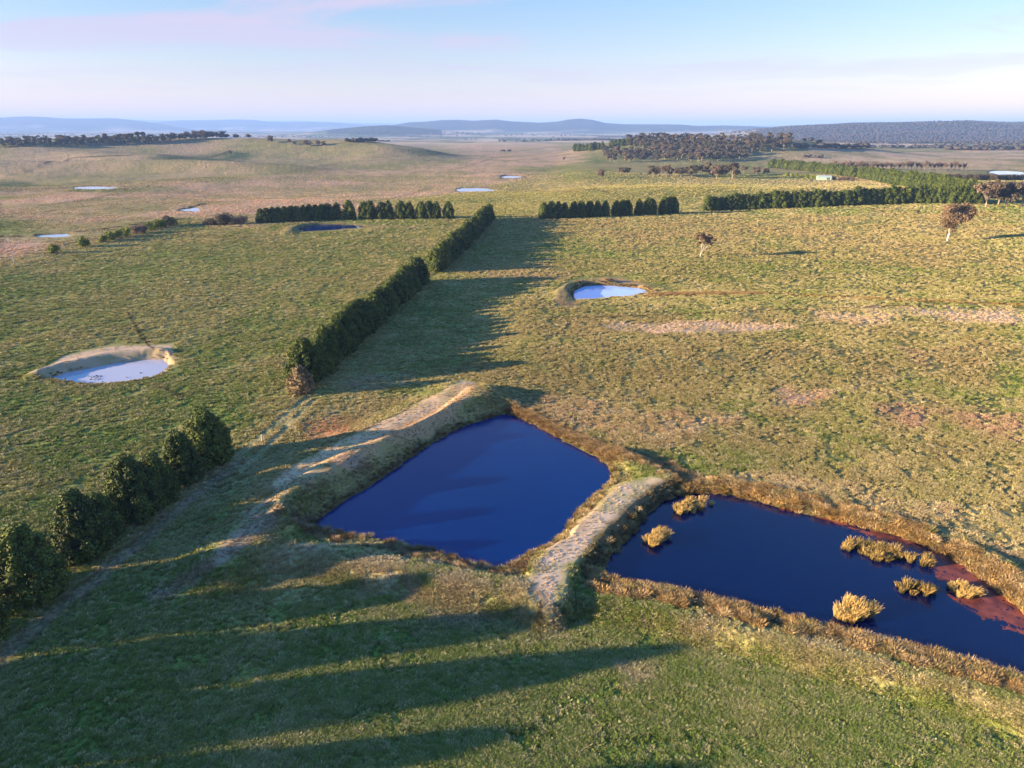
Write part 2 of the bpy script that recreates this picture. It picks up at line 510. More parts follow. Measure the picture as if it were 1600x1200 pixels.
zone([(1015, 462), (1060, 460), (1110, 460), (1200, 458), (1300, 464), (1400, 468), (1600, 477)], (.26, .16, .06), .8, 2.2, 4., 1.6)
zone([(200, 490), (218, 520), (240, 545)], WET, .8, .35, 3., .2)
zone([(0, 655), (45, 628)], WET, .7, .35, 3., .2)
zone([(430, 520), (440, 640), (400, 690)], WET, .0, .35, 3., .2)
zone([(240, 600), (290, 622)], WET, .6, .8, 2., .4)
zone([(0, 590), (75, 592)], (.09, .09, .03), .8, 1., 3., .8)
zone([(0, 370), (50, 369), (100, 367), (160, 358), (210, 351), (260, 344), (300, 341)], WET, .9, 1.6, 8., 1.3)
zone([(0, 325), (60, 322), (140, 312), (190, 302)], WET, .5, 3, 8., 1.5)
zone([(180, 296), (205, 295)], WET, .8, 3, 8., 3)
zone([(280, 329), (300, 323), (322, 318)], WET, .9, 1.6, 8., 1.8)
zone([(20, 273), (60, 262), (110, 247), (200, 243), (360, 236)], WET, .85, 4, 8., 3.0)
zone([(500, 325), (600, 312), (650, 300), (680, 290)], WET, .35, 3, 8., 1.5)
zone([(640, 270), (720, 262), (760, 250), (830, 240)], WET, .35, 4, 8., 2.0)
zone([(835, 298), (860, 298), (950, 301)], WET, .75, 2, 8., 1.3)
zone([(710, 300), (760, 291), (900, 300)], (.25, .15, .10), .6, 3, 8., 2)
zone([(1345, 283), (1400, 292), (1432, 299)], (.42, .30, .20), .9, 2, 8., 2.6)
zone([(1340, 335), (1432, 334), (1530, 345)], (.4, .28, .17), .4, 3, 8., 3)
zone([(0, 420), (60, 402), (120, 388), (200, 372), (280, 352)], (.40, .31, .18), .7, 1.2, 3., .9)
zone([(0, 432), (70, 409), (130, 393)], (.34, .27, .15), .5, 1., 3., .7)


BARE_PX = [
    ([(745, 596), (735, 612), (690, 640), (630, 672), (560, 700), (490, 735), (440, 765), (420, 760), (470, 720), (540, 683), (620, 646), (690, 610), (722, 594)], 1.6),
    ([(745, 600), (762, 612), (705, 660), (622, 704), (505, 750), (455, 775), (400, 840), (350, 885), (315, 872), (380, 800), (450, 755), (540, 703), (640, 658), (700, 623), (715, 603)], 1.0),
    ([(1012, 744), (1046, 750), (1020, 772), (970, 824), (912, 866), (890, 896), (870, 945), (840, 955), (826, 905), (838, 874), (868, 844), (908, 808), (960, 754)], 1.75),
    ([(40, 585), (98, 554), (172, 538), (270, 536), (278, 582), (262, 560), (250, 558), (180, 566), (110, 580), (76, 593)], 2.0),
    ([(865, 480), (868, 448), (900, 434), (970, 431), (1025, 450), (1015, 456), (960, 444), (905, 447), (892, 460), (905, 480)], 1.7),
    ([(925, 505), (1120, 503), (1240, 512), (1120, 520), (960, 518)], .6), ([(1330, 480), (1600, 484), (1600, 506), (1480, 500)], .6),
    ([(1210, 605), (1290, 612), (1270, 635), (1215, 628)], .6), ([(490, 650), (560, 655), (555, 685), (500, 690), (470, 668)], .6),
    ([(0, 300), (0, 392), (130, 372), (280, 345), (400, 345), (640, 312), (700, 303), (790, 285), (850, 262), (640, 262), (400, 275), (180, 300)], .55),
    ([(520, 715), (560, 700), (800, 880), (790, 900), (640, 880), (470, 850), (430, 830)], .25),
]
BARE = None


def bare_mask(x, y):
    global BARE
    if BARE is None:
        BARE = [(gl(p), k) for p, k in BARE_PX]
    m = np.zeros(len(x))
    for p, k in BARE:
        d = sdf(x, y, p) + (fbm(x, y, 2.5, 141, 3) - .5) * 2.2
        m = np.maximum(m, (1 - sstep(-.8, .6, d)) * k)
    return m


def mixc(col, c, f):
    return col + (np.array(c) - col) * f[:, None]


def land_colour(x, y):
    D = np.hypot(x, y)
    n1, n2, n3 = fbm(x, y, 38, 61, 3), fbm(x, y, 9, 62, 3, .6), fbm(x, y, 1.6, 63, 2)
    col = np.tile(np.array(GREEN), (len(x), 1))
    col = mixc(col, LUSH, sstep(.50, .68, fbm(x, y, 17, 64, 3)) * .55)
    col = mixc(col, OLIVE, np.clip(sstep(.30, .72, n1 * .55 + n2 * .45) * .85, 0, 1))
    col = mixc(col, STRAW, sstep(.52, .80, n2 * .6 + n3 * .4) * .40)
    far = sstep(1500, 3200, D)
    for pts, c, k, fe, wl_, line in ZONES:
        xs, ys = [p[0] for p in pts], [p[1] for p in pts]
        mg = fe * 2 + (line or 0) * 2 + 2
        m = (x > min(xs) - mg) & (x < max(xs) + mg) & (y > min(ys) - mg) & (y < max(ys) + mg)
        if not m.any():
            continue
        xm, ym = x[m], y[m]
        jit = (fbm(xm, ym, wl_, 71, 3) - .5)
        if line:
            d = seg_dist(xm, ym, pts) - line + jit * line * 1.2
            f = (1 - sstep(-fe * .3, fe, d)) * k * (.75 + .5 * fbm(xm, ym, wl_ * .6, 73, 2))
        else:
            d = sdf(xm, ym, pts) + jit * fe * 3
            f = (1 - sstep(-fe, fe, d)) * k * (.45 + 1.0 * sstep(.25, .75, fbm(xm, ym, wl_, 72, 3, .65)))
        sub = mixc(col[m], c, np.clip(f, 0, 1))
        col[m] = sub
    # pond margins: straw, then mud at the water's edge, widened on the lower dam as shade between rushes
    for k, p in PONDS.items():
        b = p['box']
        m = (x > b[0] - 12) & (x < b[1] + 12) & (y > b[2] - 12) & (y < b[3] + 12)
        if not m.any():
            continue
        s = sdf(x[m], y[m], p['poly']) + (fbm(x[m], y[m], 3, 42, 3) - .5) * 1.5
        sub = mixc(col[m], (.33, .24, .13), (1 - sstep(1.5, 4.0, s)) * .5)
        sub = mixc(sub, (.42, .31, .25) if k == 'left' else (.10, .075, .045), (1 - sstep(*((1.8, 3.2) if k == 'lower' else (.1, 1.0)), s)) * .85)
        col[m] = sub
    # valley floor, dry plain and hills in the distance
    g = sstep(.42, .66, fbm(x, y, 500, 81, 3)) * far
    plain = mixc(np.tile(np.array((.690, .515, .425)), (len(x), 1)), (.200, .215, .115), g)  # plain colour raised to stand for low sun caught by missing blades
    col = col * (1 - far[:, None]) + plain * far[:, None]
    mott = sstep(.35, .75, fbm(x, y, 120, 82, 4, .6))
    col = mixc(col, (.46, .32, .25), mott * .45 * sstep(450, 900, D) * (1 - far))
    col = mixc(col, (.17, .17, .10), sstep(.50, .72, fbm(x, y, 24, 83, 4, .7)) * .45 * sstep(600, 900, D) * (1 - far))
    wood = forest_mask(x, y)
    col = mixc(col, (.040, .042, .026), wood * .95)
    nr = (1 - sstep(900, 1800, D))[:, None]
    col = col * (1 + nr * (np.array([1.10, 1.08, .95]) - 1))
    return np.clip(col, .008, .70)


def forest_mask(x, y):
    D = np.hypot(x, y)
    f = np.zeros_like(x)
    pxv = px_of(x, y)
    for dist, fr, b, prof, rough in RANGES:
        s = np.where(y < dist, 1 - (dist - y) / fr, 1 - (y - dist) / b)
        top = np.interp(pxv, [q[0] for q in prof], [q[1] for q in prof])
        low = .30 if dist != 5600 else .10
        f = np.maximum(f, sstep(low - .1, low + .12, s + (fbm(x, y, 600, 91, 3) - .5) * .35) * (y > 500) * (top < 203))
    f = np.maximum(f, sstep(.60, .66, fbm(x / 2.6, y, 330, 92, 4, .6)) * sstep(2400, 3600, D) * .9)
    return np.clip(f, 0, 1)


# ------------------------------------------------------------------ mesh, material and object helpers
def mesh_obj(name, verts, faces, mat=None, parent=None, smooth=False, quads=None, tris=None):
    me = bpy.data.meshes.new(name)
    if quads is None and tris is None:
        me.from_pydata([tuple(v) for v in verts], [], faces)
    else:
        fast_mesh(me, verts, quads if quads is not None else tris)
    if smooth:
        me.shade_smooth()
    if mat:
        me.materials.append(mat)
    o = bpy.data.objects.new(name, me)
    C.objects.link(o)
    if parent:
        o.parent = parent
    return o


def fast_mesh(me, verts, F):
    verts = np.asarray(verts, np.float32)
    F = np.asarray(F, np.int32)
    k = F.shape[1]
    me.vertices.add(len(verts))
    me.vertices.foreach_set('co', verts.ravel())
    me.loops.add(F.size)
    me.loops.foreach_set('vertex_index', F.ravel())
    me.polygons.add(len(F))
    me.polygons.foreach_set('loop_start', np.arange(0, F.size, k, dtype=np.int32))
    me.update(calc_edges=True)


def add_val(me, vals, name):
    a = me.attributes.new(name, 'FLOAT', 'POINT')
    a.data.foreach_set('value', vals.astype(np.float32))


def add_col(me, cols, name='col'):
    a = me.color_attributes.new(name, 'FLOAT_COLOR', 'POINT')
    c = np.ones((len(me.vertices), 4), np.float32)
    c[:, :3] = cols
    a.data.foreach_set('color', c.ravel())


def tag(o, label=None, cat=None, group=None, kind=None):
    for k, v in (('label', label), ('category', cat), ('group', group), ('kind', kind)):
        if v:
            o[k] = v
    return o


def empty(name, loc, label, cat, group=None, rz=0., s=1.):
    o = bpy.data.objects.new(name, None)
    o.empty_display_size = .5
    C.objects.link(o)
    o.location = loc
    o.rotation_euler = (0, 0, rz)
    o.scale = (s, s, s) if not isinstance(s, tuple) else s
    return tag(o, label, cat, group)


def mat(name, base=(.5, .5, .5), rough=.8, spec=.2):
    m = bpy.data.materials.new(name)
    m.use_nodes = True
    b = m.node_tree.nodes['Principled BSDF']
    b.inputs['Base Color'].default_value = (*base, 1)
    b.inputs['Roughness'].default_value = rough
    b.inputs['Specular IOR Level'].default_value = spec
    return m, m.node_tree.nodes, m.node_tree.links, b


def noise_node(N, L, vec, scale, detail=3, rough=.55):
    n = N.new('ShaderNodeTexNoise')
    n.inputs['Scale'].default_value = scale
    n.inputs['Detail'].default_value = detail
    n.inputs['Roughness'].default_value = rough
    if vec is not None:
        L.new(vec, n.inputs['Vector'])
    return n.outputs['Fac']


def mrange(N, L, v, a, b, c, d):
    n = N.new('ShaderNodeMapRange')
    for i, q in zip((1, 2, 3, 4), (a, b, c, d)):
        n.inputs[i].default_value = q
    L.new(v, n.inputs[0])
    return n.outputs[0]


def mixn(N, L, a, b, fac, mode='MIX'):
    n = N.new('ShaderNodeMix')
    n.data_type = 'RGBA'
    n.blend_type = mode
    for i, v in ((0, fac), (6, a), (7, b)):
        if isinstance(v, (int, float)):
            n.inputs[i].default_value = v
        elif isinstance(v, tuple):
            n.inputs[i].default_value = (*v, 1)
        else:
            L.new(v, n.inputs[i])
    return n.outputs[2]


# ground: vertex colours of its plants and painted-in ridge shade, broken up by fine procedural noise
M_ground, N, L, B = mat('ground_cover', rough=.95, spec=.05)
at = N.new('ShaderNodeAttribute')
at.attribute_name = 'col'
geo = N.new('ShaderNodeNewGeometry')
pos = geo.outputs['Position']
c = mixn(N, L, at.outputs['Color'], (.40, .42, .36), mrange(N, L, noise_node(N, L, pos, 2.2, 4, .65), .42, .62, .9, 0), 'MULTIPLY')
c = mixn(N, L, c, (1.5, 1.42, 1.25), mrange(N, L, noise_node(N, L, pos, .9, 4, .7), .48, .70, 0, .85), 'MULTIPLY')
c = mixn(N, L, c, (.66, .74, .60), mrange(N, L, noise_node(N, L, pos, .22, 4, .6), .45, .62, .7, 0), 'MULTIPLY')
at_t = N.new('ShaderNodeAttribute')
at_t.attribute_name = 'tussock'
worn = mixn(N, L, at.outputs['Color'], (.80, .78, .74), mrange(N, L, noise_node(N, L, pos, 5.0, 5, .7), .45, .65, .7, 0), 'MULTIPLY')
c = mixn(N, L, worn, c, at_t.outputs['Fac'])
L.new(c, B.inputs['Base Color'])
bp = N.new('ShaderNodeBump')
at2 = N.new('ShaderNodeAttribute')
at2.attribute_name = 'tussock'
stm = N.new('ShaderNodeMath')
stm.operation = 'MULTIPLY'
stm.inputs[1].default_value = .75
L.new(at2.outputs['Fac'], stm.inputs[0])
L.new(stm.outputs[0], bp.inputs['Strength'])
bp.inputs['Distance'].default_value = .35
L.new(noise_node(N, L, pos, 1.9, 5, .62), bp.inputs['Height'])
at3 = N.new('ShaderNodeAttribute')
at3.attribute_name = 'relief'
bp2 = N.new('ShaderNodeBump')
bp2.inputs['Distance'].default_value = 3.2
L.new(at3.outputs['Fac'], bp2.inputs['Strength'])
L.new(noise_node(N, L, pos, .22, 4, .7), bp2.inputs['Height'])
L.new(bp.outputs[0], bp2.inputs['Normal'])
L.new(bp2.outputs[0], B.inputs['Normal'])


# ------------------------------------------------------------------ ground: one sheet from under the camera to the horizon
def build_ground():
    # azimuth steps: fine where the camera can look, coarse behind
    fine = np.radians(np.arange(-44, 44.01, .075))
    coarse = np.radians(np.linspace(44, 316, 70)[1:-1])
    az = np.concatenate([fine, coarse])
    ang = np.arange(math.radians(57), math.radians(2.2), -1 / 760.)
    r1 = CAM_H / np.tan(ang)
    r2 = np.geomspace(r1[-1] * 1.004, 2600, 260)
    r3 = np.geomspace(2615, 42000, 330)
    r = np.concatenate([[3, 12, 20, 27], r1, r2, r3])
    R, A = np.meshgrid(r, az, indexing='ij')
    x, y = (R * np.sin(A)).ravel(), (R * np.cos(A)).ravel()
    z = hz(x, y)
    D = R.ravel()
    # tussocky surface
    lump = (fbm(x, y, 1.5, 101, 3, .6) - .5)
    lump2 = fbm(x, y, .55, 102, 2) - .5
    near = 1 - sstep(180, 420, D)
    above = np.ones_like(x)
    for p in PONDS.values():
        b = p['box']
        m = (x > b[0] - 4) & (x < b[1] + 4) & (y > b[2] - 4) & (y < b[3] + 4)
        above[m] = np.minimum(above[m], sstep(0.3, 2.5, sdf(x[m], y[m], p['poly'])))
    bare_v = np.zeros_like(x)
    mb = (D < 420) & (np.abs(A.ravel()) < .8)
    bare_v[mb] = bare_mask(x[mb], y[mb])
    z = z + (lump * .26 + lump2 * .12) * near * above * (1 - .8 * np.minimum(bare_v, 1))
    z = z + (fbm(x, y, 12, 103, 3) - .5) * .9 * sstep(250, 600, D) * (1 - sstep(1500, 3000, D)) * above
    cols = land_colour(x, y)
    nr, na = len(r), len(az)
    i, j = np.meshgrid(np.arange(nr - 1), np.arange(na), indexing='ij')
    j2 = (j + 1) % na
    a, b, c_, d = i * na + j, i * na + j2, (i + 1) * na + j2, (i + 1) * na + j
    quads = np.stack([a, d, c_, b], -1).reshape(-1, 4)
    # close the middle
    V = np.stack([x, y, z], 1)
    o = mesh_obj('ground', V, None, M_ground, quads=quads)
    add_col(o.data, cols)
    add_val(o.data, np.clip(1 - .85 * bare_v, .12, 1), 'tussock')
    add_val(o.data, sstep(600, 1100, D), 'relief')
    o.data.shade_smooth()
    tag(o, kind='structure')
    print('ground', len(V), 'z', V[:, 2].min(), V[:, 2].max())
    return V[:, 2].min(), V[:, 2].max()


Z_MIN, Z_MAX = build_ground()


# ------------------------------------------------------------------ water
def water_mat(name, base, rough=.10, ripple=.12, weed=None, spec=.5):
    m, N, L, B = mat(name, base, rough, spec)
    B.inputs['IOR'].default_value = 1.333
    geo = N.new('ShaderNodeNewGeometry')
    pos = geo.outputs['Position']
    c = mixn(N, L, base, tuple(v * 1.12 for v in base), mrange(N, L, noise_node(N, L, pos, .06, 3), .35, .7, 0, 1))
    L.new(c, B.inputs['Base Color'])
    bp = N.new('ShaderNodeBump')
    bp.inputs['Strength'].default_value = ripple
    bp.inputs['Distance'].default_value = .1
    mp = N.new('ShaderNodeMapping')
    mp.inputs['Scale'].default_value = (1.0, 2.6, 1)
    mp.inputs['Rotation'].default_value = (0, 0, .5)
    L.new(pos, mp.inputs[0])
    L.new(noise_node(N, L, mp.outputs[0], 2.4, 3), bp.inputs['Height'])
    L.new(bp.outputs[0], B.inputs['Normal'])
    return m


M_deep = water_mat('deep_blue_water', (.0, .015, .100))
M_deeper = water_mat('dark_blue_water', (.0, .004, .040))
M_milky = water_mat('milky_water', (.40, .39, .47), .08, .02)  # turbid water, with pale sky reflection added to its base colour
M_sky = water_mat('pale_blue_water', (.40, .56, .84), .08, .02)  # reflected sky painted into the base colour
M_pale = water_mat('pale_water', (.32, .37, .52), .1, .02)  # base colour lightened to stand for the reflected horizon sky
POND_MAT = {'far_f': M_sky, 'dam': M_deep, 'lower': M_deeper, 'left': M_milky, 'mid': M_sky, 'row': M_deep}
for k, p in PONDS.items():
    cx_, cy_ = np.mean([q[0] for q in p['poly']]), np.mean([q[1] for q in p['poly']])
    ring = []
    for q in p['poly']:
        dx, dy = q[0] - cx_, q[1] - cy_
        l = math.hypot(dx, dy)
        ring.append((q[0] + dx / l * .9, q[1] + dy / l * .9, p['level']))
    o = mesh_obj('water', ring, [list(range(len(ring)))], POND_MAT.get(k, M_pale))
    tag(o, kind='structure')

# red floating weed along the right margin of the lower dam
M_weed, N, L, B = mat('red_water_weed', (.24, .055, .035), .6, .3)
geo = N.new('ShaderNodeNewGeometry')
L.new(mixn(N, L, (.10, .022, .018), (.25, .060, .036), mrange(N, L, noise_node(N, L, geo.outputs['Position'], .8, 4), .35, .65, 0, 1)), B.inputs['Base Color'])


def weed_patch():
    lev = PONDS['lower']['level'] + .012
    outer = [on_plane(a, b, lev) for a, b in [(1150, 776), (1200, 784), (1260, 799), (1340, 818), (1410, 836), (1475, 862), (1530, 895), (1585, 940), (1650, 990), (1740, 1060)]]
    inner = [on_plane(a, b, lev) for a, b in [(1150, 777), (1200, 788), (1260, 806), (1340, 832), (1415, 862), (1448, 888), (1468, 925), (1520, 962), (1600, 995), (1700, 1062)]]
    poly = outer + inner[::-1]
    bot = [on_plane(a, b, lev) for a, b in [(1380, 1000), (1440, 1002), (1520, 1018), (1600, 1030), (1700, 1070), (1700, 1108), (1600, 1064), (1480, 1030)]]
    V, Fc = [], []
    g = .13
    for P_, th in ((poly, .0), (bot, .10)):
        xs, ys = [q[0] for q in P_], [q[1] for q in P_]
        X, Y = np.meshgrid(np.arange(min(xs) - 1, max(xs) + 1, g), np.arange(min(ys) - 1, max(ys) + 1, g))
        x, y = X.ravel(), Y.ravel()
        s = sdf(x, y, P_) + (fbm(x, y, 5, 111, 5, .65) - .5) * 3.6 + th * 5
        holes = fbm(x, y, .9, 112, 4, .75) < (.30 if th == 0 else .55) + .22 * sstep(-2.5, 0, s)
        keep = (s < 0) & ~holes & (sdf(x, y, PONDS['lower']['poly']) < .6)
        for a, b in zip(x[keep], y[keep]):
            n = len(V)
            V += [(a, b, lev), (a + g, b, lev), (a + g, b + g, lev), (a, b + g, lev)]
            Fc.append((n, n + 1, n + 2, n + 3))
    o = mesh_obj('water_weed', V, None, M_weed, quads=np.array(Fc))
    tag(o, 'red floating water weed along the right edge of the lower dam', 'weed', kind='stuff')


weed_patch()

# ------------------------------------------------------------------ foliage materials
def leaf_mat(name, dark, light, rough=.7, spec=.25, transl=0.0):
    m, N, L, B = mat(name, light, rough, spec)
    a = N.new('ShaderNodeAttribute')
    a.attribute_name = 'tone'
    oi = N.new('ShaderNodeObjectInfo')
    f = N.new('ShaderNodeMath')
    f.operation = 'MULTIPLY_ADD'
    f.inputs[1].default_value = .35
    f.inputs[2].default_value = -.17
    L.new(oi.outputs['Random'], f.inputs[0])
    g = N.new('ShaderNodeMath')
    g.operation = 'ADD'
    g.use_clamp = True
    L.new(a.outputs['Fac'], g.inputs[0])
    L.new(f.outputs[0], g.inputs[1])
    c = mixn(N, L, dark, light, g.outputs[0])
    L.new(c, B.inputs['Base Color'])
    return m


M_pine = leaf_mat('cypress_foliage', (.010, .026, .006), (.125, .155, .022))
M_pineb = leaf_mat('browned_foliage', (.10, .07, .035), (.24, .17, .085))
M_gum = leaf_mat('gum_foliage', (.055, .042, .028), (.205, .145, .102))
M_gumd = leaf_mat('dull_gum_foliage', (.026, .026, .018), (.125, .100, .066))
M_farw = leaf_mat('far_wood_foliage', (.030, .027, .026), (.066, .054, .046))
M_willow = leaf_mat('yellow_green_foliage', (.05, .07, .008), (.25, .29, .025))
M_twig = leaf_mat('bare_twigs', (.08, .055, .045), (.22, .155, .125))
M_straw = leaf_mat('dry_rush', (.14, .085, .028), (.56, .38, .15), .8, .15)
M_reed = leaf_mat('golden_reed', (.05, .042, .014), (.62, .41, .14), .8, .15)
M_bark, N, L, B = mat('grey_bark', (.2, .15, .11), .9)
geo = N.new('ShaderNodeNewGeometry')
L.new(mixn(N, L, (.13, .095, .07), (.26, .20, .15), noise_node(N, L, geo.outputs['Position'], 3., 4)), B.inputs['Base Color'])
M_pbark, N, L, B = mat('pale_bark', (.5, .42, .35), .9)
geo = N.new('ShaderNodeNewGeometry')
L.new(mixn(N, L, (.20, .15, .12), (.50, .41, .33), noise_node(N, L, geo.outputs['Position'], 1.5, 4)), B.inputs['Base Color'])


def tube(V, Fc, pts, radii, n=7):
    base = len(V)
    for k, (p, r) in enumerate(zip(pts, radii)):
        p = Vector(p)
        d = Vector(pts[min(k + 1, len(pts) - 1)]) - Vector(pts[max(k - 1, 0)])
        d.normalize()
        s = d.orthogonal().normalized()
        # keep rings from twisting
        s = (Vector((1, .13, .07)) - d * d.dot(Vector((1, .13, .07)))).normalized()
        t = d.cross(s)
        for q in range(n):
            a = 2 * math.pi * q / n
            V.append(tuple(p + (s * math.cos(a) + t * math.sin(a)) * r))
    for k in range(len(pts) - 1):
        for q in range(n):
            a, b = base + k * n + q, base + k * n + (q + 1) % n
            Fc.append((a, b, b + n, a + n))
    Fc.append(tuple(base + q for q in range(n))[::-1])
    Fc.append(tuple(base + (len(pts) - 1) * n + q for q in range(n)))


def leaf_cloud(centers, radii, counts, size, R, up=.0, flat=1., tones=None):
    """small two-sided leaf clumps spread through a set of blobs; returns verts, quads, tones"""
    VV, TT = [], []
    for ci, (c, r, n) in enumerate(zip(centers, radii, counts)):
        d = R.normal(size=(n, 3))
        d /= np.linalg.norm(d, axis=1)[:, None]
        rad = r * (1 - .45 * R.random(n) ** 2.2)
        rr = np.array(r if np.ndim(r) else [r, r, r * flat])
        p = np.array(c) + d * (rad[:, None] if np.ndim(r) == 0 else 1) * (rr / (r if np.ndim(r) == 0 else 1))
        nrm = d + R.normal(size=(n, 3)) * .55 + np.array([0, 0, up])
        nrm /= np.linalg.norm(nrm, axis=1)[:, None]
        t = np.cross(nrm, R.normal(size=(n, 3)))
        t /= np.linalg.norm(t, axis=1)[:, None]
        b = np.cross(nrm, t)
        s = size * (.55 + .9 * R.random(n))[:, None]
        asp = (.45 + .5 * R.random(n))[:, None]
        q = np.stack([p - t * s, p + b * s * asp * 1.0 + nrm * s * .25, p + t * s, p - b * s * asp + nrm * s * .15], 1)
        VV.append(q.reshape(-1, 3))
        tone = np.clip((.5 if tones is None else tones[ci]) + R.normal(size=n) * .22, 0, 1)
        TT.append(np.repeat(tone, 4))
    V = np.concatenate(VV)
    return V, np.arange(len(V)).reshape(-1, 4), np.concatenate(TT)


def crown_mesh(name, V, Q, T, m, core=None):
    """core: (verts, quads) of an inner mass that keeps the crown from being see-through"""
    if core is not None:
        cv, cq = core
        Q = np.concatenate([Q, np.array(cq) + len(V)])
        V = np.concatenate([V, cv])
        T = np.concatenate([T, np.full(len(cv), .12)])  # added core toned dark, as the shade deep inside the crown
    me = bpy.data.meshes.new(name)
    fast_mesh(me, V, Q)
    a = me.attributes.new('tone', 'FLOAT', 'POINT')
    a.data.foreach_set('value', T.astype(np.float32))
    me.materials.append(m)
    return me


def ball(c, rx, ry, rz, nu=14, nv=9, R=None, j=.1):
    V, Q = [], []
    for i in range(nv + 1):
        th = math.pi * i / nv
        for k in range(nu):
            ph = 2 * math.pi * k / nu
            w = 1 + (R.random() - .5) * 2 * j if R is not None and 0 < i < nv else 1
            V.append((c[0] + rx * w * math.sin(th) * math.cos(ph), c[1] + ry * w * math.sin(th) * math.sin(ph), c[2] + rz * w * math.cos(th)))
    for i in range(nv):
        for k in range(nu):
            a, b = i * nu + k, i * nu + (k + 1) % nu
            Q.append((a, a + nu, b + nu, b))
    return V, Q


def cypress_proto(seed, h=10., w=3.6, leaf=.24, lobes=46, per=190, m=None, point=.8, lob=(.95, .65), cf=1.):
    """dense windbreak tree, foliage to the ground, lumpy outline; unit: metres"""
    R = np.random.default_rng(seed)
    cs, rs, ns, ts = [], [], [], []

    def prof(t):      # radius over height
        return w * (min(1, (t / .22 + .35)) if t < .2 else 1) * (1 - max(0, (t - .28) / .72) ** (1.7 / point)) ** .75
    for i in range(lobes):
        t = (i + .5) / lobes
        t = .04 + .90 * t ** .95
        a = i * 2.39996 + R.random() * .7
        r = prof(t) * (.68 + .20 * R.random() + (.95 - lob[0]) * .22)
        br = (lob[0] + lob[1] * R.random()) * (1 - .45 * t) * w / 3.6
        cs.append((r * math.cos(a), r * math.sin(a), t * h))
        rs.append(br)
        ns.append(int(per * (br / 1.1) ** 2))
        ts.append(.30 + .45 * R.random())
    for k in range(4):   # leaders
        cs.append(((R.random() - .5) * w * .4, (R.random() - .5) * w * .4, h * (.88 + .07 * R.random())))
        rs.append(.75 * w / 3.6)
        ns.append(int(per * .5))
        ts.append(.6)
    V, Q, T = leaf_cloud(cs, rs, ns, leaf, R, up=.35, tones=ts)
    cv, cq = [], []
    for zc, f in ((.14, .72), (.30, .80), (.48, .76), (.64, .62), (.78, .42)):
        a, b = ball((0, 0, zc * h), prof(zc) * f * cf, prof(zc) * f * cf, h * .17, R=R)
        cq += [tuple(i + len(cv) for i in q) for q in b]
        cv += a
    me = crown_mesh('crown', V, Q, T, m or M_pine, (np.array(cv), np.array(cq)))
    tv, tf = [], []
    tube(tv, tf, [(0, 0, -.5), (.03, 0, .8), (0, .05, h * .4), (.05, 0, h * .85)], [.32, .26, .18, .05])
    tm = bpy.data.meshes.new('trunk')
    tm.from_pydata(tv, [], tf)
    tm.materials.append(M_bark)
    return me, tm


M_lone = leaf_mat('lone_gum_foliage', (.07, .05, .03), (.34, .225, .13))
M_white, N, L, B = mat('white_bark', (.5, .42, .35), .9)
geo = N.new('ShaderNodeNewGeometry')
L.new(mixn(N, L, (.36, .29, .24), (.72, .64, .56), noise_node(N, L, geo.outputs['Position'], 1.5, 4)), B.inputs['Base Color'])


def gum_proto(seed, h=13., spread=6., m=None, n_clump=34, per=130, leaf=.34, lean=(0, 0), low=.22, flat=.75, bark=None):
    """eucalypt: pale forking trunk, limbs that carry separate leaf masses"""
    R = np.random.default_rng(seed)
    tv, tf = [], []
    fork = h * (.15 + .08 * R.random())
    fx, fy = lean[0] * .25, lean[1] * .25
    tube(tv, tf, [(0, 0, -.6), (fx * .2, fy * .2, fork * .5), (fx, fy, fork)], [h * .032, h * .025, h * .022])
    cs, rs, ns, ts = [], [], [], []
    nl = 5 + int(R.random() * 3)
    for i in range(nl):
        a = i * 2 * math.pi / nl + R.random() * .8
        out = spread * (.45 + .5 * R.random())
        top = h * (low + .15 + (1 - low - .25) * R.random())
        ex, ey = out * math.cos(a) + lean[0], out * math.sin(a) * .9 + lean[1]
        mid = (fx + ex * .42, fy + ey * .42, fork + (top - fork) * .5)
        tube(tv, tf, [(fx, fy, fork - .1), mid, (ex, ey, top)], [h * .016, h * .010, h * .004], 6)
        for k in range(max(2, n_clump // nl)):
            s = .35 + .65 * R.random()
            jx, jy, jz = R.normal(size=3) * spread * .20
            cs.append((fx + (ex - fx) * s + jx, fy + (ey - fy) * s + jy, mid[2] * (1 - s) + top * s + jz * .5 + h * .05))
            rs.append(spread * (.20 + .16 * R.random()))
            ns.append(per)
            ts.append(.25 + .5 * R.random())
        for k in range(3):   # twigs
            jx, jy, jz = R.normal(size=3) * spread * .16
            tube(tv, tf, [mid, (ex * .8 + jx, ey * .8 + jy, top * .95 + jz)], [h * .006, h * .002], 4)
    for k in range(5):
        cs.append((lean[0] + R.normal() * spread * .3, lean[1] + R.normal() * spread * .3, h * (.82 + .1 * R.random())))
        rs.append(spread * (.2 + .1 * R.random()))
        ns.append(per)
        ts.append(.6)
    V, Q, T = leaf_cloud(cs, rs, ns, leaf, R, up=.2, flat=flat, tones=ts)
    me = crown_mesh('crown', V, Q, T, m or M_gum)
    tm = bpy.data.meshes.new('trunk')
    tm.from_pydata(tv, [], tf)
    tm.shade_smooth()
    tm.materials.append(bark or M_pbark)
    return me, tm


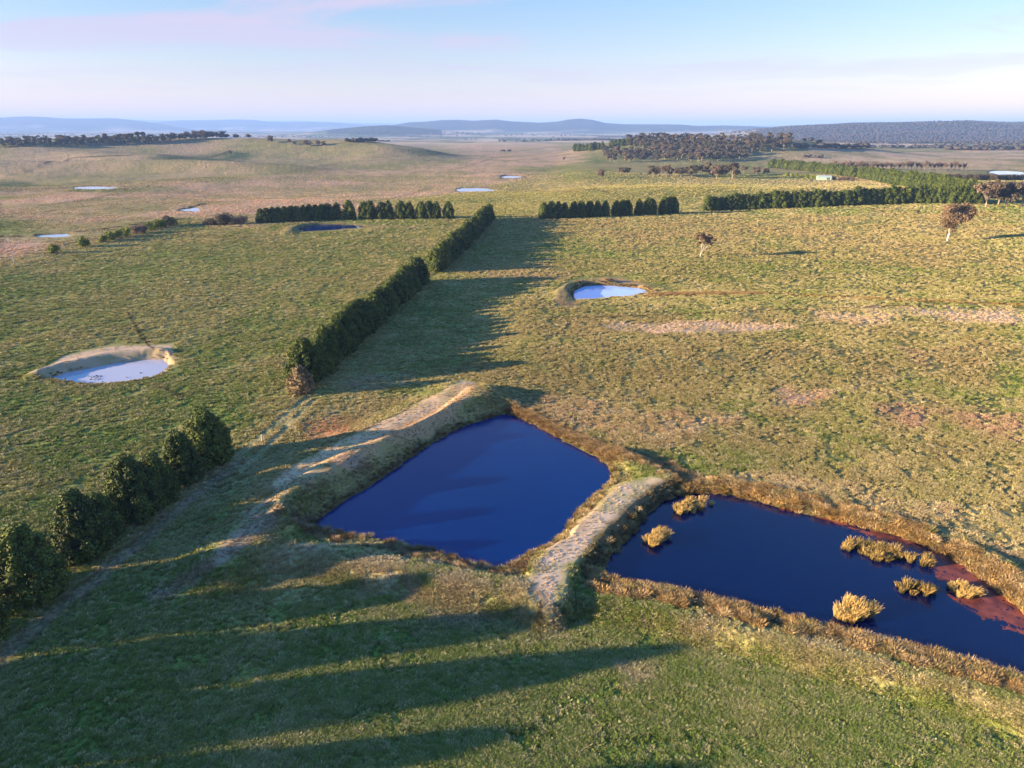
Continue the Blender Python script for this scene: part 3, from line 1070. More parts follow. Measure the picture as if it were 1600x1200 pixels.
def shrub_proto(seed, h=3., w=2.4, m=None, leaf=.16, lobes=16, per=120):
    R = np.random.default_rng(seed)
    cs, rs, ns, ts = [], [], [], []
    for i in range(lobes):
        a, t = R.random() * 6.283, R.random()
        r = w * .62 * math.sqrt(R.random()) * (1 - .35 * t)
        cs.append((r * math.cos(a), r * math.sin(a), h * (.22 + .55 * t)))
        rs.append(w * (.26 + .16 * R.random()))
        ns.append(per)
        ts.append(.3 + .4 * R.random())
    V, Q, T = leaf_cloud(cs, rs, ns, leaf, R, up=.3, tones=ts)
    me = crown_mesh('crown', V, Q, T, m)
    tv, tf = [], []
    for k in range(7):
        a = k * .9
        tube(tv, tf, [(0, 0, -.3), (.25 * w * math.cos(a), .25 * w * math.sin(a), h * .4), (.5 * w * math.cos(a + .3), .5 * w * math.sin(a + .3), h * .75)], [.09, .06, .02], 5)
    tm = bpy.data.meshes.new('stem')
    tm.from_pydata(tv, [], tf)
    tm.materials.append(M_bark)
    return me, tm


def bare_proto(seed, h=7., w=3.):
    """winter-bare deciduous tree: forking limbs and a haze of twigs"""
    R = np.random.default_rng(seed)
    tv, tf = [], []
    tube(tv, tf, [(0, 0, -.4), (0, 0, h * .3)], [.22, .17], 6)
    VV = []
    for i in range(9):
        a = i * 2.4
        e = (w * .75 * math.cos(a) * R.uniform(.5, 1), w * .75 * math.sin(a) * R.uniform(.5, 1), h * R.uniform(.6, .97))
        tube(tv, tf, [(0, 0, h * .28), (e[0] * .5, e[1] * .5, h * .3 + (e[2] - h * .3) * .55), e], [.12, .08, .03], 5)
        for k in range(120):
            s = R.uniform(.3, 1)
            p = np.array([e[0] * s, e[1] * s, h * .3 + (e[2] - h * .3) * s])
            d = R.normal(size=3) * w * .20 + np.array([e[0] * .12, e[1] * .12, .3])
            n = np.cross(d, R.normal(size=3))
            n = n / np.linalg.norm(n) * .06
            VV.append([p - n, p + d * .5 - n * .8, p + d, p + d * .5 + n])
    V = np.array(VV).reshape(-1, 3)
    me = crown_mesh('crown', V, np.arange(len(V)).reshape(-1, 4), R.random(len(V)), M_twig)
    tm = bpy.data.meshes.new('trunk')
    tm.from_pydata(tv, [], tf)
    tm.materials.append(M_bark)
    return me, tm


CYP_BIG = [cypress_proto(s, 10, w, .14, 150, 330, point=pt, lob=(.45, .75), cf=.93) for s, w, pt in ((1, 3.9, 1.15), (2, 3.6, 1.3), (3, 4.1, 1.1), (4, 3.7, 1.2))]
CYP = [cypress_proto(s, 10, w, .26, 40, 130, point=pt) for s, w, pt in ((11, 3.9, .75), (12, 4.3, .65), (13, 3.6, .85), (14, 4.0, .7), (15, 3.8, .75))]
CYP_BROWN = cypress_proto(19, 6, 2.6, .2, 34, 150, m=M_pineb)
GUM = [gum_proto(s, 13, sp, m) for s, sp, m in ((21, 6., M_gum), (22, 5., M_gumd), (23, 7., M_gum), (24, 5.5, M_gumd), (25, 6.5, M_gumd), (26, 4.6, M_gum))]
BARE_TREES = [bare_proto(s) for s in (31, 32, 33)]
WIL = [shrub_proto(s, 3.2, 2.6, M_willow) for s in (41, 42)]
DARKSH = [shrub_proto(s, 4.2, 3.2, M_gumd) for s in (43, 44)]
TWIGSH = [shrub_proto(s, 3.4, 3.0, M_twig, .13, 14, 130) for s in (45, 46)]


def plant(kind, proto, x, y, label, cat, group=None, s=1., rz=None, z=None, names=('crown', 'trunk'), sink=.15):
    rz = rnd.uniform(0, 6.283) if rz is None else rz
    z = z_at(x, y) if z is None else z
    root = empty(kind, (x, y, z - sink), label, cat, group, rz, s)
    for nm, me in zip(names, proto):
        o = bpy.data.objects.new(nm, me)
        C.objects.link(o)
        o.parent = root
    return root


ORD = ['zeroth', 'first', 'second', 'third', 'fourth', 'fifth', 'sixth', 'seventh', 'eighth', 'ninth', 'tenth', 'eleventh', 'twelfth', 'thirteenth', 'fourteenth',
       'fifteenth', 'sixteenth', 'seventeenth', 'eighteenth', 'nineteenth']
TENS = {20: 'twenty', 30: 'thirty', 40: 'forty', 50: 'fifty', 60: 'sixty', 70: 'seventy', 80: 'eighty', 90: 'ninety'}


def ordw(n):
    if n < 20:
        return ORD[n]
    t, u = n // 10 * 10, n % 10
    if u == 0:
        return TENS[t][:-1] + 'ieth'
    return TENS[t] + '-' + ORD[u]


def along(pts, step, jit=.15):
    """points every step metres on a line, world coordinates"""
    out, carry = [], 0.
    for (ax, ay), (bx, by) in zip(pts[:-1], pts[1:]):
        l = math.hypot(bx - ax, by - ay)
        d = carry
        while d < l:
            t = d / l
            out.append((ax + (bx - ax) * t + rnd.uniform(-jit, jit) * step, ay + (by - ay) * t + rnd.uniform(-jit, jit) * step))
            d += step * rnd.uniform(.88, 1.12)
        carry = d - l
    return out


# ---- windbreak beside the near dam: seven big trees in frame, more of the row outside it on the left
ROW_A = [(50, 932, 1.0), (131, 868, .97), (158, 842, .72), (212, 806, .99), (246, 782, .80), (287, 752, .88), (327, 722, .96)]
FRONT_LABELS = ['big round cypress at the lower left, nearest tree wholly in view', 'round dark cypress second from the near end of the front windbreak',
                'smaller cypress squeezed between two bigger ones in the front windbreak', 'wide dark cypress in the middle of the front windbreak',
                'smaller cypress just past the middle of the front windbreak', 'cypress last but one at the far end of the front windbreak',
                'tallest dark cypress closing the far end of the front windbreak by the track']
for i, (px, py, s) in enumerate(ROW_A):
    x, y, z = ground_at(px, py)
    plant('cypress_tree', CYP_BIG[i % 4], x, y, FRONT_LABELS[i], 'tree', 'cypress trees of the front windbreak', (s * .93, s * .93, s * .95))
x, y, z = -56.0, 61.0, 0
plant('cypress_tree', CYP_BIG[1], x, y, 'dark cypress cut off by the left edge of the photo', 'tree', 'cypress trees of the front windbreak', .95)
for i, (x, y, s) in enumerate([(-58, 52.4, .96), (-59.5, 44.2, 1.08), (-61, 36.2, .86), (-62.5, 28.6, 1.12), (-64, 19.5, .98), (-65, 10.5, 1.06)]):
    plant('cypress_tree', CYP_BIG[i % 4], x, y, 'cypress of the front windbreak outside the left edge, casting long shadow', 'tree', 'cypress trees beyond the left edge', (s, s, s * 1.2))

# ---- long diagonal windbreak: near half and far half
ROW_B = gl([(482, 596), (520, 560), (560, 525), (600, 490), (640, 455), (657, 440)])
ptsB = along(ROW_B, 3.9)
for i, (x, y) in enumerate(ptsB):
    plant('cypress_tree', CYP_BIG[(i * 3) % 4] if i < 12 else CYP[i % 5], x, y, f'{ordw(i + 1)} cypress from the near end of the long diagonal windbreak', 'tree',
          'cypress trees of the diagonal windbreak', rnd.uniform(.80, .98))
x, y, z = ground_at(470, 614)
plant('browned_cypress', CYP_BROWN, x, y, 'low browned dead cypress at the near end of the diagonal windbreak', 'tree', None, .95)
ROW_C = gl([(683, 424), (705, 402), (730, 378), (750, 357), (765, 342)])
for i, (x, y) in enumerate(along(ROW_C, 5.0)):
    plant('cypress_tree', CYP[i % 5], x, y, f'{ordw(i + 1)} cypress beyond the gap in the diagonal windbreak', 'tree',
          'cypress trees of the diagonal windbreak past the gap', rnd.uniform(.78, .98))

# ---- rows across the picture
def px_row(items, lab, group, wid=1., protos=CYP):
    for i, (px, py, s) in enumerate(items):
        x, y, z = ground_at(px, py)
        plant('cypress_tree', protos[i % len(protos)], x, y, lab.format(ordw(i + 1)), 'tree', group, (s * wid, s * wid, s))


rowD = [(408 + i * 9.6, 348.5 - i * .45, .82 + .02 * (i % 3) + .010 * i) for i in range(12)] + [(a, 343 - (a - 520) * .01, h) for a, h in ((527, .98), (546, 1.1), (569, 1.02), (579, 1.08), (597, 1.0), (607, 1.06), (627, 1.04), (640, .98), (658, 1.0), (671, 1.03), (682, .98), (701, .98))]
px_row(rowD, '{} cypress from the left in the row behind the dark pond', 'cypress trees behind the dark pond', .86)
rowE = [(a, 342 - (a - 848) * .042, h) for a, h in ((849, .98), (861, 1.04), (872, 1.0), (882, .9), (896, .98), (908, 1.0), (921, .98), (933, .98), (945, .95), (962, .95), (972, .98), (980, .95), (998, .98), (1012, 1.04), (1019, .95), (1037, 1.1), (1048, 1.12), (1053, 1.0))]
px_row(rowE, '{} cypress from the left in the middle row with gaps', 'cypress trees of the middle row', .80)
rowF = []
px_ = 1106
while px_ < 1532:
    t = (px_ - 1106) / 426
    py_ = 329.5 - 12.5 * min(t / .75, 1) + 1.0 * max(0, t - .75) * 4
    rowF.append((px_, py_, rnd.uniform(.88, 1.14) * (1 + .22 * t)))
    px_ += rnd.uniform(9.5, 12.0)
px_row(rowF, '{} cypress from the left in the long right row', 'cypress trees of the long right row')
# far green rows by the shed
rowG = []
for i in range(30):
    t = i / 29
    rowG.append((1204 + 128 * t, 262 + 14.5 * t - 1.5 * math.sin(3.14 * t), rnd.uniform(1.0, 1.25)))
px_row(rowG, '{} pine from the left in the green row behind the shed', 'pines of the row behind the shed')
rowH = []
for i in range(46):
    t = i / 45
    rowH.append((1344 + 180 * t ** 1.1, 277 + 33 * t, rnd.uniform(1.05, 1.3)))
px_row(rowH, '{} pine from the far end of the broad green row right of the shed', 'pines of the broad green row')
# winter-bare trees in a line behind
for i in range(33):
    px_ = 1290 + 215 * i / 32 + rnd.uniform(-1.5, 1.5)
    x, y, z = ground_at(px_, 265.5 + rnd.uniform(-.4, .4))
    plant('bare_tree', BARE_TREES[i % 3], x, y, f'{ordw(i + 1)} leafless tree from the left in the line along the pale field', 'tree', 'leafless trees along the pale field', rnd.uniform(1.25, 1.65))

# ---- the two lone gums in the right paddock
GUM_A = gum_proto(51, 17., 7.2, M_lone, 80, 230, .26, lean=(1.8, 0), low=.30, flat=.7, bark=M_white)
x, y, z = ground_at(1480, 377)
lone_a = plant('gum_tree', GUM_A, x, y, 'lone brown-leaved gum with pale trunk in the right paddock', 'tree', None, 1.0, rz=0.3)
GUM_B = gum_proto(52, 8.6, 3.6, M_lone, 34, 150, .20, lean=(1.6, 0), low=.50, flat=.55, bark=M_white)
x, y, z = ground_at(1094, 401)
plant('gum_tree', GUM_B, x, y, 'small leaning gum standing alone in the middle paddock', 'tree', None, 1.15, rz=0.1)

# ---- gums at the right edge
for i, (px, py, s, l) in enumerate([(1540, 324, 1.25, 'broad brown gum with leaning pale trunk at the end of the cypress row'), (1560, 319, 1.1, 'gum behind the broad leaning gum near the right edge'),
                                  (1572, 323, 1.2, 'gum with pale trunk near the right edge beside the leaning gum'), (1597, 322, 1.25, 'tall grey gum cut off by the right edge'), (1590, 315, 1.0, 'gum half hidden behind the tall grey gum at the right edge')]):
    x, y, z = ground_at(px, py)
    plant('gum_tree', GUM[(i * 2) % 6], x, y, l, 'tree', None, s)

# ---- scattered gums: (px, py of the foot, scale, label)
def gum(px, py, s, label, group=None, k=None):
    x, y, z = ground_at(px, py)
    # a foot put beyond a crest stays on the ground
    k = rnd.randrange(6) if k is None else k
    plant('gum_tree', GUM[k], x, y, label, 'tree', group, s)


for px, py, s, l in [(939, 279, .75, 'small leaning gum alone left of the paddock gums'), (970, 272, .62, 'left one of a pair of small round gums'), (979, 272, .62, 'right one of a pair of small round gums'),
                     (881, 251, .5, 'tiny lone gum on the pink flat left of the wooded hill'), (1181, 274, .75, 'round gum between the paddock gums and the green row'), (1196, 273, .6, 'open gum just left of the green row')]:
    gum(px, py, s, l)
pad = [(1020, 276, .95), (1029, 275, .8), (1041, 277, 1.0), (1048, 275, .7), (1056, 274, .7), (1063, 277, .85), (1070, 275, .8), (1080, 278, 1.0), (1087, 275, .9), (1096, 273, .9), (1103, 273, 1.1), (1112, 277, .85), (1120, 280, 1.15), (1131, 276, 1.05), (1144, 280, 1.3), (1150, 274, .9), (1162, 272, .75)]
for i, (px, py, s) in enumerate(pad):
    gum(px, py, s, f'{ordw(i + 1)} gum from the left in the loose line below the wooded hill', 'gums below the wooded hill')
n_hill = 0
hill = []
for i in range(1500):
    px, py = rnd.uniform(936, 1235), rnd.uniform(206, 262)
    x, y, z = ground_at(px, py)
    # the wood: two bands with a gap between, denser to the right
    up = sstep(0, 1, np.array([0.5]))
    top_band = 219 < py < 237 - (0 if px > 985 else 4) and px > 980 and py < 232 + (px - 1000) * .05
    mid_band = 240 + max(0, (px - 1150)) * .0 < py < 253 and 945 < px < 1165 - max(0, (250 - py)) * 0
    right = px > 1020 and 228 < py < 250 and px < 1150
    tail = px > 1150 and 222 + (px - 1150) * .10 < py < 236 + (px - 1150) * .02
    if not (top_band or mid_band or right or tail):
        continue
    if any((x - a) ** 2 + (y - b) ** 2 < 11 ** 2 for a, b in hill):
        continue
    hill.append((x, y))
    if len(hill) >= 210:
        break
for x, y in hill:
    plant('gum_tree', GUM[rnd.choice((1, 3, 4, 0, 1, 3))], x, y, 'grey-green gum in the wood covering the round hill', 'tree', 'gums of the wooded hill', rnd.uniform(.95, 1.3))
# dark pine clumps at the wood's left end
for i, (px, py) in enumerate([(899, 236), (905, 236), (911, 235.5), (917, 235), (923, 235), (929, 234), (935, 233.5), (941, 233), (955, 229), (961, 228.5), (967, 228), (973, 227.5), (980, 227), (985, 227)]):
    x, y, z = ground_at(px, py)
    plant('pine_tree', CYP[i % 5], x, y, f'{ordw(i + 1)} dark pine from the left in the clump at the wood\'s end', 'tree', 'dark pines at the end of the wood', rnd.uniform(1.25, 1.55))

# ---- trees along the left ridge
ridge = []
for i in range(700):
    px = rnd.uniform(-10, 350)
    base = 230 - 8 * (px / 350) + rnd.uniform(-5, 1)
    if px > 270:
        base = 221 - (px - 270) * .05 + rnd.uniform(-3, 0)
    x, y, z = ground_at(px, base)
    if y > 2300 or any((x - a) ** 2 + (y - b) ** 2 < 10 ** 2 for a, b in ridge):
        continue
    ridge.append((x, y))
    if len(ridge) > 97:
        break
ridge.sort(key=lambda q: px_of(q[0], q[1]))
for i, (x, y) in enumerate(ridge):
    plant('gum_tree', GUM[rnd.choice((1, 3, 4, 2))], x, y, f'{ordw(i + 1)} dark gum from the left in the belt along the left ridge', 'tree', 'gums along the left ridge', rnd.uniform(.8, 1.2))
for px, py, s, l in [(360, 241, .6, 'tiny gum on the shaded slope of the left ridge'), (423, 224, 1.1, 'tall gum on the ridge left of three smaller gums'), (452, 226, .8, 'first of three smaller gums on the ridge'),
                     (460, 227, .6, 'low gum between the ridge gums'), (478, 229, .95, 'middle one of the three smaller ridge gums'), (484, 229, .8, 'gum touching the middle one of the ridge gums'),
                     (497, 228, .8, 'left one of the last two ridge gums'), (506, 228, .7, 'last ridge gum before the open spur')]:
    gum(px, py, s, l, None)

# ---- bushes by the creek on the left
BUSH = [(85, 396, 1.0, 'round yellow-green bush standing alone at the left'), (132, 386, 1.15, 'second yellow-green bush along the creek track'), (162, 379, .9, 'left low bush of the merged green clump on the creek track'),
        (174, 376, 1.15, 'middle bush of the merged green clump on the creek track'), (184, 372.5, 1.0, 'right bush of the merged green clump on the creek track'), (197, 370, 1.2, 'round green bush right of the merged clump')]
for i, (px, py, s, l) in enumerate(BUSH):
    x, y, z = ground_at(px, py)
    plant('green_bush', WIL[i % 2], x, y, l, 'bush', None, s * 1.3, names=('crown', 'stem'))
for i, (px, py, k, s, l) in enumerate([(214, 366, 'b', 1.0, 'leafless pinkish bush between the green ones'), (225, 364, 'b', 1.2, 'second leafless pinkish bush on the creek track'), (235, 360, 'w', 1.1, 'yellow bush beside the leafless ones'), (247, 357, 'w', 1.2, 'yellow-green bush near the end of the creek track'),
                                       (256, 356, 'w', 1.1, 'yellow bush last but two on the creek track'), (264, 354, 'd', 1.1, 'dull olive bush near the end of the creek track'), (270, 352, 'w', 1.1, 'last bush at the end of the creek track'),
                                       (324, 352, 'b', 1.0, 'grey leafless shrub left of the dark thicket'), (333, 352, 'd', .8, 'dark low shrub at the left of the thicket'), (345, 352, 'd', 1.15, 'dark shrub in the middle of the thicket'), (355, 351, 'd', 1.3, 'tallest dark shrub of the thicket left of the cypress row'),
                                       (368, 351, 'b', 1.1, 'grey leafless shrub right of the dark thicket'), (380, 350.5, 'b', 1.1, 'last grey leafless shrub before the cypress row')]):
    x, y, z = ground_at(px, py)
    pr = {'b': TWIGSH, 'w': WIL, 'd': DARKSH}[k][i % 2]
    plant({'b': 'leafless_shrub', 'w': 'green_bush', 'd': 'dark_shrub'}[k], pr, x, y, l, 'bush', None, s * 1.3, names=('crown', 'stem'))
# hedges near the shed and at the right
for i, (px, py) in enumerate([(1229, 275), (1237, 276), (1245, 276), (1253, 277.5), (1261, 278), (1268, 279), (1275, 280)]):
    x, y, z = ground_at(px, py)
    plant('green_bush', WIL[i % 2], x, y, f'{ordw(i + 1)} bush from the left in the hedge beside the shed', 'bush', 'hedge bushes beside the shed', 1.25, names=('crown', 'stem'))
for i, (px, py) in enumerate([(1303, 281), (1311, 282), (1318, 282), (1325, 281), (1331, 283)]):
    x, y, z = ground_at(px, py)
    plant('leafless_shrub', TWIGSH[i % 2], x, y, f'{ordw(i + 1)} leafless shrub right of the shed', 'bush', 'leafless shrubs right of the shed', 1.2, names=('crown', 'stem'))
for i, px in enumerate(list(range(1447, 1483, 7)) + list(range(1489, 1505, 7)) + list(range(1513, 1600, 7))):
    x, y, z = ground_at(px, 282.5)
    plant('dark_shrub', DARKSH[i % 2], x, y, f'{ordw(i + 1)} dark shrub from the left in the low hedge behind the broad green row', 'bush', 'low dark hedge', 1.5, names=('crown', 'stem'))


# ------------------------------------------------------------------ far woods that read as one mass
def far_woods():
    R = np.random.default_rng(5)
    V, Q, T = [], [], []
    base_v, base_q = ball((0, 0, 0), 1, 1, .8, 6, 4)
    base_v, base_q = np.array(base_v), np.array(base_q)
    pts = []

    def belt(px0, px1, py0, py1, n, s=1., slope=0.):
        for _ in range(n):
            px = R.uniform(px0, px1)
            py = R.uniform(py0, py1) + slope * (px - px0)
            x, y, z = ground_at(px, py)
            if y < 12000:
                pts.append((x, y, s * R.uniform(.7, 1.3)))
    belt(1240, 1480, 231.0, 232.5, 130, 1.0)
    belt(1478, 1600, 233.5, 235.5, 130, 1.1)
    belt(1255, 1360, 221, 226, 22, .9)
    belt(1460, 1600, 225, 230, 40, 1.0)
    belt(345, 530, 214.0, 216.5, 170, 1.0, -.012)
    belt(540, 608, 221, 222.0, 60, .8)
    belt(640, 700, 213.5, 215, 40, .9)
    belt(725, 745, 218, 219, 12, .8)
    belt(640, 800, 207, 211, 120, 1.1)
    belt(870, 905, 218, 220, 40, 1.1)
    belt(800, 935, 208, 212, 110, 1.1)
    belt(1250, 1300, 243, 246, 14, .5, .05)
    belt(770, 800, 236, 238, 5, .6)
    belt(0, 330, 205, 214, 90, 1.0)
    belt(930, 1200, 206, 212, 70, 1.0)
    for px0, px1, y0, y1 in ((0, 340, 203, 212), (540, 900, 203, 214), (1000, 1250, 203, 210)):
        belt(px0, px1, y0, y1, 120, 1.3)
    # forested ranges: trees only where the ground is wooded
    r = R.uniform(2600 ** .5, 8500 ** .5, 44000) ** 2
    a = np.radians(R.uniform(-1, 41, 44000))
    x, y = r * np.sin(a), r * np.cos(a)
    ok = forest_mask(x, y) > .5
    for q in zip(x[ok][:19000], y[ok][:19000]):
        pts.append((q[0], q[1], R.uniform(.8, 1.3)))
    P_ = np.array(pts)
    zz = hz(P_[:, 0], P_[:, 1])
    n = len(P_)
    s = P_[:, 2] * 6.0
    off = len(base_v)
    jit = 1 + (R.random((n, off, 1)) - .5) * .5
    VV = base_v[None] * jit * np.stack([s, s, s * .6], 1)[:, None, :] + np.stack([P_[:, 0], P_[:, 1], zz + s * .75], 1)[:, None, :]
    QQ = base_q[None] + (np.arange(n) * off)[:, None, None]
    me = crown_mesh('far_woods', VV.reshape(-1, 3), QQ.reshape(-1, 4), np.repeat(.2 + R.random(n) * .4, off), M_farw)
    o = bpy.data.objects.new('far_woods', me)
    C.objects.link(o)
    tag(o, 'dark woods and tree belts on the far plain and hills', 'woods', kind='stuff')


far_woods()


# ------------------------------------------------------------------ grass, rushes and reeds
def blade_tuft(seed, n, h, w, bw, lean=.5, wind=(0.25, 0.0)):
    """a tuft of bent blades; returns verts, quads, tones"""
    R = np.random.default_rng(seed)
    a = R.random(n) * 6.283
    r = w * np.sqrt(R.random(n)) * .55
    p = np.stack([r * np.cos(a), r * np.sin(a), np.full(n, -.05)], 1)
    out = np.stack([np.cos(a), np.sin(a), np.zeros(n)], 1) * (lean * (.3 + R.random(n)) * (.3 + r / w))[:, None] * h + np.array([*wind, 0]) * h * R.random(n)[:, None]
    hh = h * (.55 + .5 * R.random(n))
    t = np.stack([-np.sin(a + R.normal(size=n)), np.cos(a + R.normal(size=n)), np.zeros(n)], 1) * (bw * (.6 + .8 * R.random(n)))[:, None]
    up = np.zeros((n, 3))
    up[:, 2] = hh
    q0, q1 = p - t, p + t
    m0, m1 = p + out * .4 + up * .62 - t * .8, p + out * .4 + up * .62 + t * .8
    e0, e1 = p + out + up - t * .2, p + out + up + t * .2
    V = np.stack([q0, q1, m1, m0, e1, e0], 1)
    Q = []
    for i in range(n):
        b = i * 6
        Q += [(b, b + 1, b + 2, b + 3), (b + 3, b + 2, b + 4, b + 5)]
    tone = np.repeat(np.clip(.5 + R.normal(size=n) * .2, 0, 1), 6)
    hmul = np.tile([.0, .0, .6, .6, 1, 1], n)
    return V.reshape(-1, 3), np.array(Q), np.clip(tone * .6 + hmul * .3, 0, 1)


def instance_mat(name, root=(.55, .58, .5)):
    m, N, L, B = mat(name, (.2, .2, .1), .9, .1)
    a = N.new('ShaderNodeAttribute')
    a.attribute_type = 'INSTANCER'
    a.attribute_name = 'col'
    b = N.new('ShaderNodeAttribute')
    b.attribute_name = 'tone'
    c = a.outputs['Color']
    c2 = mixn(N, L, c, root, mrange(N, L, b.outputs['Fac'], .1, .9, .9, 0), 'MULTIPLY')  # blade roots darkened in colour, as shade low between the tufts
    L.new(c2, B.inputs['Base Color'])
    return m


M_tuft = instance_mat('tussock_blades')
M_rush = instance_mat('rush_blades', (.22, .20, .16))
proto_coll = bpy.data.collections.new('tuft_kinds')


def scatter(name, label, cat, P_, S, COL, protos, seed=1, mt=None):
    """one object of stuff: tufts standing on the given points"""
    coll = bpy.data.collections.new(name + '_kinds')
    for i, (V, Q, T) in enumerate(protos):
        me = bpy.data.meshes.new('tuft')
        fast_mesh(me, V, Q)
        a = me.attributes.new('tone', 'FLOAT', 'POINT')
        a.data.foreach_set('value', T.astype(np.float32))
        me.materials.append(mt or M_tuft)
        coll.objects.link(bpy.data.objects.new('tuft', me))
    me = bpy.data.meshes.new(name)
    n = len(P_)
    me.vertices.add(n)
    me.vertices.foreach_set('co', P_.astype(np.float32).ravel())
    R = np.random.default_rng(seed)
    for nm, ty, val in (('size', 'FLOAT', S), ('turn', 'FLOAT', R.uniform(-.9, .9, n)), ('which', 'INT', R.integers(0, len(protos), n))):
        a = me.attributes.new(nm, ty, 'POINT')
        a.data.foreach_set('value', np.asarray(val, np.float32 if ty == 'FLOAT' else np.int32))
    a = me.attributes.new('col', 'FLOAT_COLOR', 'POINT')
    c = np.ones((n, 4), np.float32)
    c[:, :3] = COL
    a.data.foreach_set('color', c.ravel())
    me.materials.append(M_tuft)
    o = bpy.data.objects.new(name, me)
    C.objects.link(o)
    g = bpy.data.node_groups.new(name + '_nodes', 'GeometryNodeTree')
    g.interface.new_socket('Geometry', in_out='INPUT', socket_type='NodeSocketGeometry')
    g.interface.new_socket('Geometry', in_out='OUTPUT', socket_type='NodeSocketGeometry')
    gn, gk = g.nodes, g.links
    gi, go = gn.new('NodeGroupInput'), gn.new('NodeGroupOutput')
    iop = gn.new('GeometryNodeInstanceOnPoints')
    ci = gn.new('GeometryNodeCollectionInfo')
    ci.inputs['Collection'].default_value = coll
    ci.inputs['Separate Children'].default_value = True
    ci.inputs['Reset Children'].default_value = True

    def na(nm, ty):
        q = gn.new('GeometryNodeInputNamedAttribute')
        q.data_type = ty
        q.inputs['Name'].default_value = nm
        return q.outputs['Attribute']
    cb = gn.new('ShaderNodeCombineXYZ')
    gk.new(na('turn', 'FLOAT'), cb.inputs[2])
    gk.new(gi.outputs[0], iop.inputs['Points'])
    gk.new(ci.outputs[0], iop.inputs['Instance'])
    iop.inputs['Pick Instance'].default_value = True
    gk.new(na('which', 'INT'), iop.inputs['Instance Index'])
    gk.new(cb.outputs[0], iop.inputs['Rotation'])
    gk.new(na('size', 'FLOAT'), iop.inputs['Scale'])
    gk.new(iop.outputs[0], go.inputs[0])
    md = o.modifiers.new('tufts', 'NODES')
    md.node_group = g
    tag(o, label, cat, kind='stuff')
    return o


def pond_sd(x, y, names=None):
    s = np.full(len(x), 1e3)
    for k, p in PONDS.items():
        if names and k not in names:
            continue
        b = p['box']
        m = (x > b[0] - 30) & (x < b[1] + 30) & (y > b[2] - 30) & (y < b[3] + 30)
        s[m] = np.minimum(s[m], sdf(x[m], y[m], p['poly']))
    return s


def grass():
    R = np.random.default_rng(9)
    n = 620000
    # thinner with distance
    r = np.exp(R.uniform(math.log(38), math.log(900), n))
    a = np.radians(R.uniform(-43, 43, n))
    x, y = r * np.sin(a), r * np.cos(a)
    psd = pond_sd(x, y)
    keep = (psd > .3) & ((psd > 7) | (r < 240))
    g = fbm(x, y, 3.0, 121, 3, .6)
    keep &= R.random(n) < sstep(.30, .62, g) * .95 + .12
    bm = bare_mask(x, y)
    keep &= R.random(n) > np.where(bm <= 1, .35 * bm, .35 + .58 * (bm - 1))
    for tr, w in ((TRACK_ROW, .8), (TRACK_GAP_A, .75), (TRACK_GAP_B, .75)):
        keep &= seg_dist(x, y, gl(tr)) > w
    x, y, bm = x[keep], y[keep], bm[keep]
    z = hz(x, y)
    D = np.hypot(x, y)
    col = land_colour(x, y)
    v = R.random(len(x))
    col = mixc(col, (.56, .45, .27), (v < .24) * .55)
    gr = col[:, 1] > col[:, 0] * .92
    col = mixc(col, (.13, .20, .035), ((v > .35) & (v < .62) & gr) * .45)
    col = col * (.82 + .6 * R.random(len(x)))[:, None] * 1.14
    s = R.uniform(.55, 1.25, len(x)) * (.64 + np.minimum(D, 520) / 520) * (1 - .5 * np.minimum(bm, 1))
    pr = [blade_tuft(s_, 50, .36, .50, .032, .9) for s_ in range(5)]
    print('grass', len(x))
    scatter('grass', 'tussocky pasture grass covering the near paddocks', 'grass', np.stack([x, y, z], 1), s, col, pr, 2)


grass()


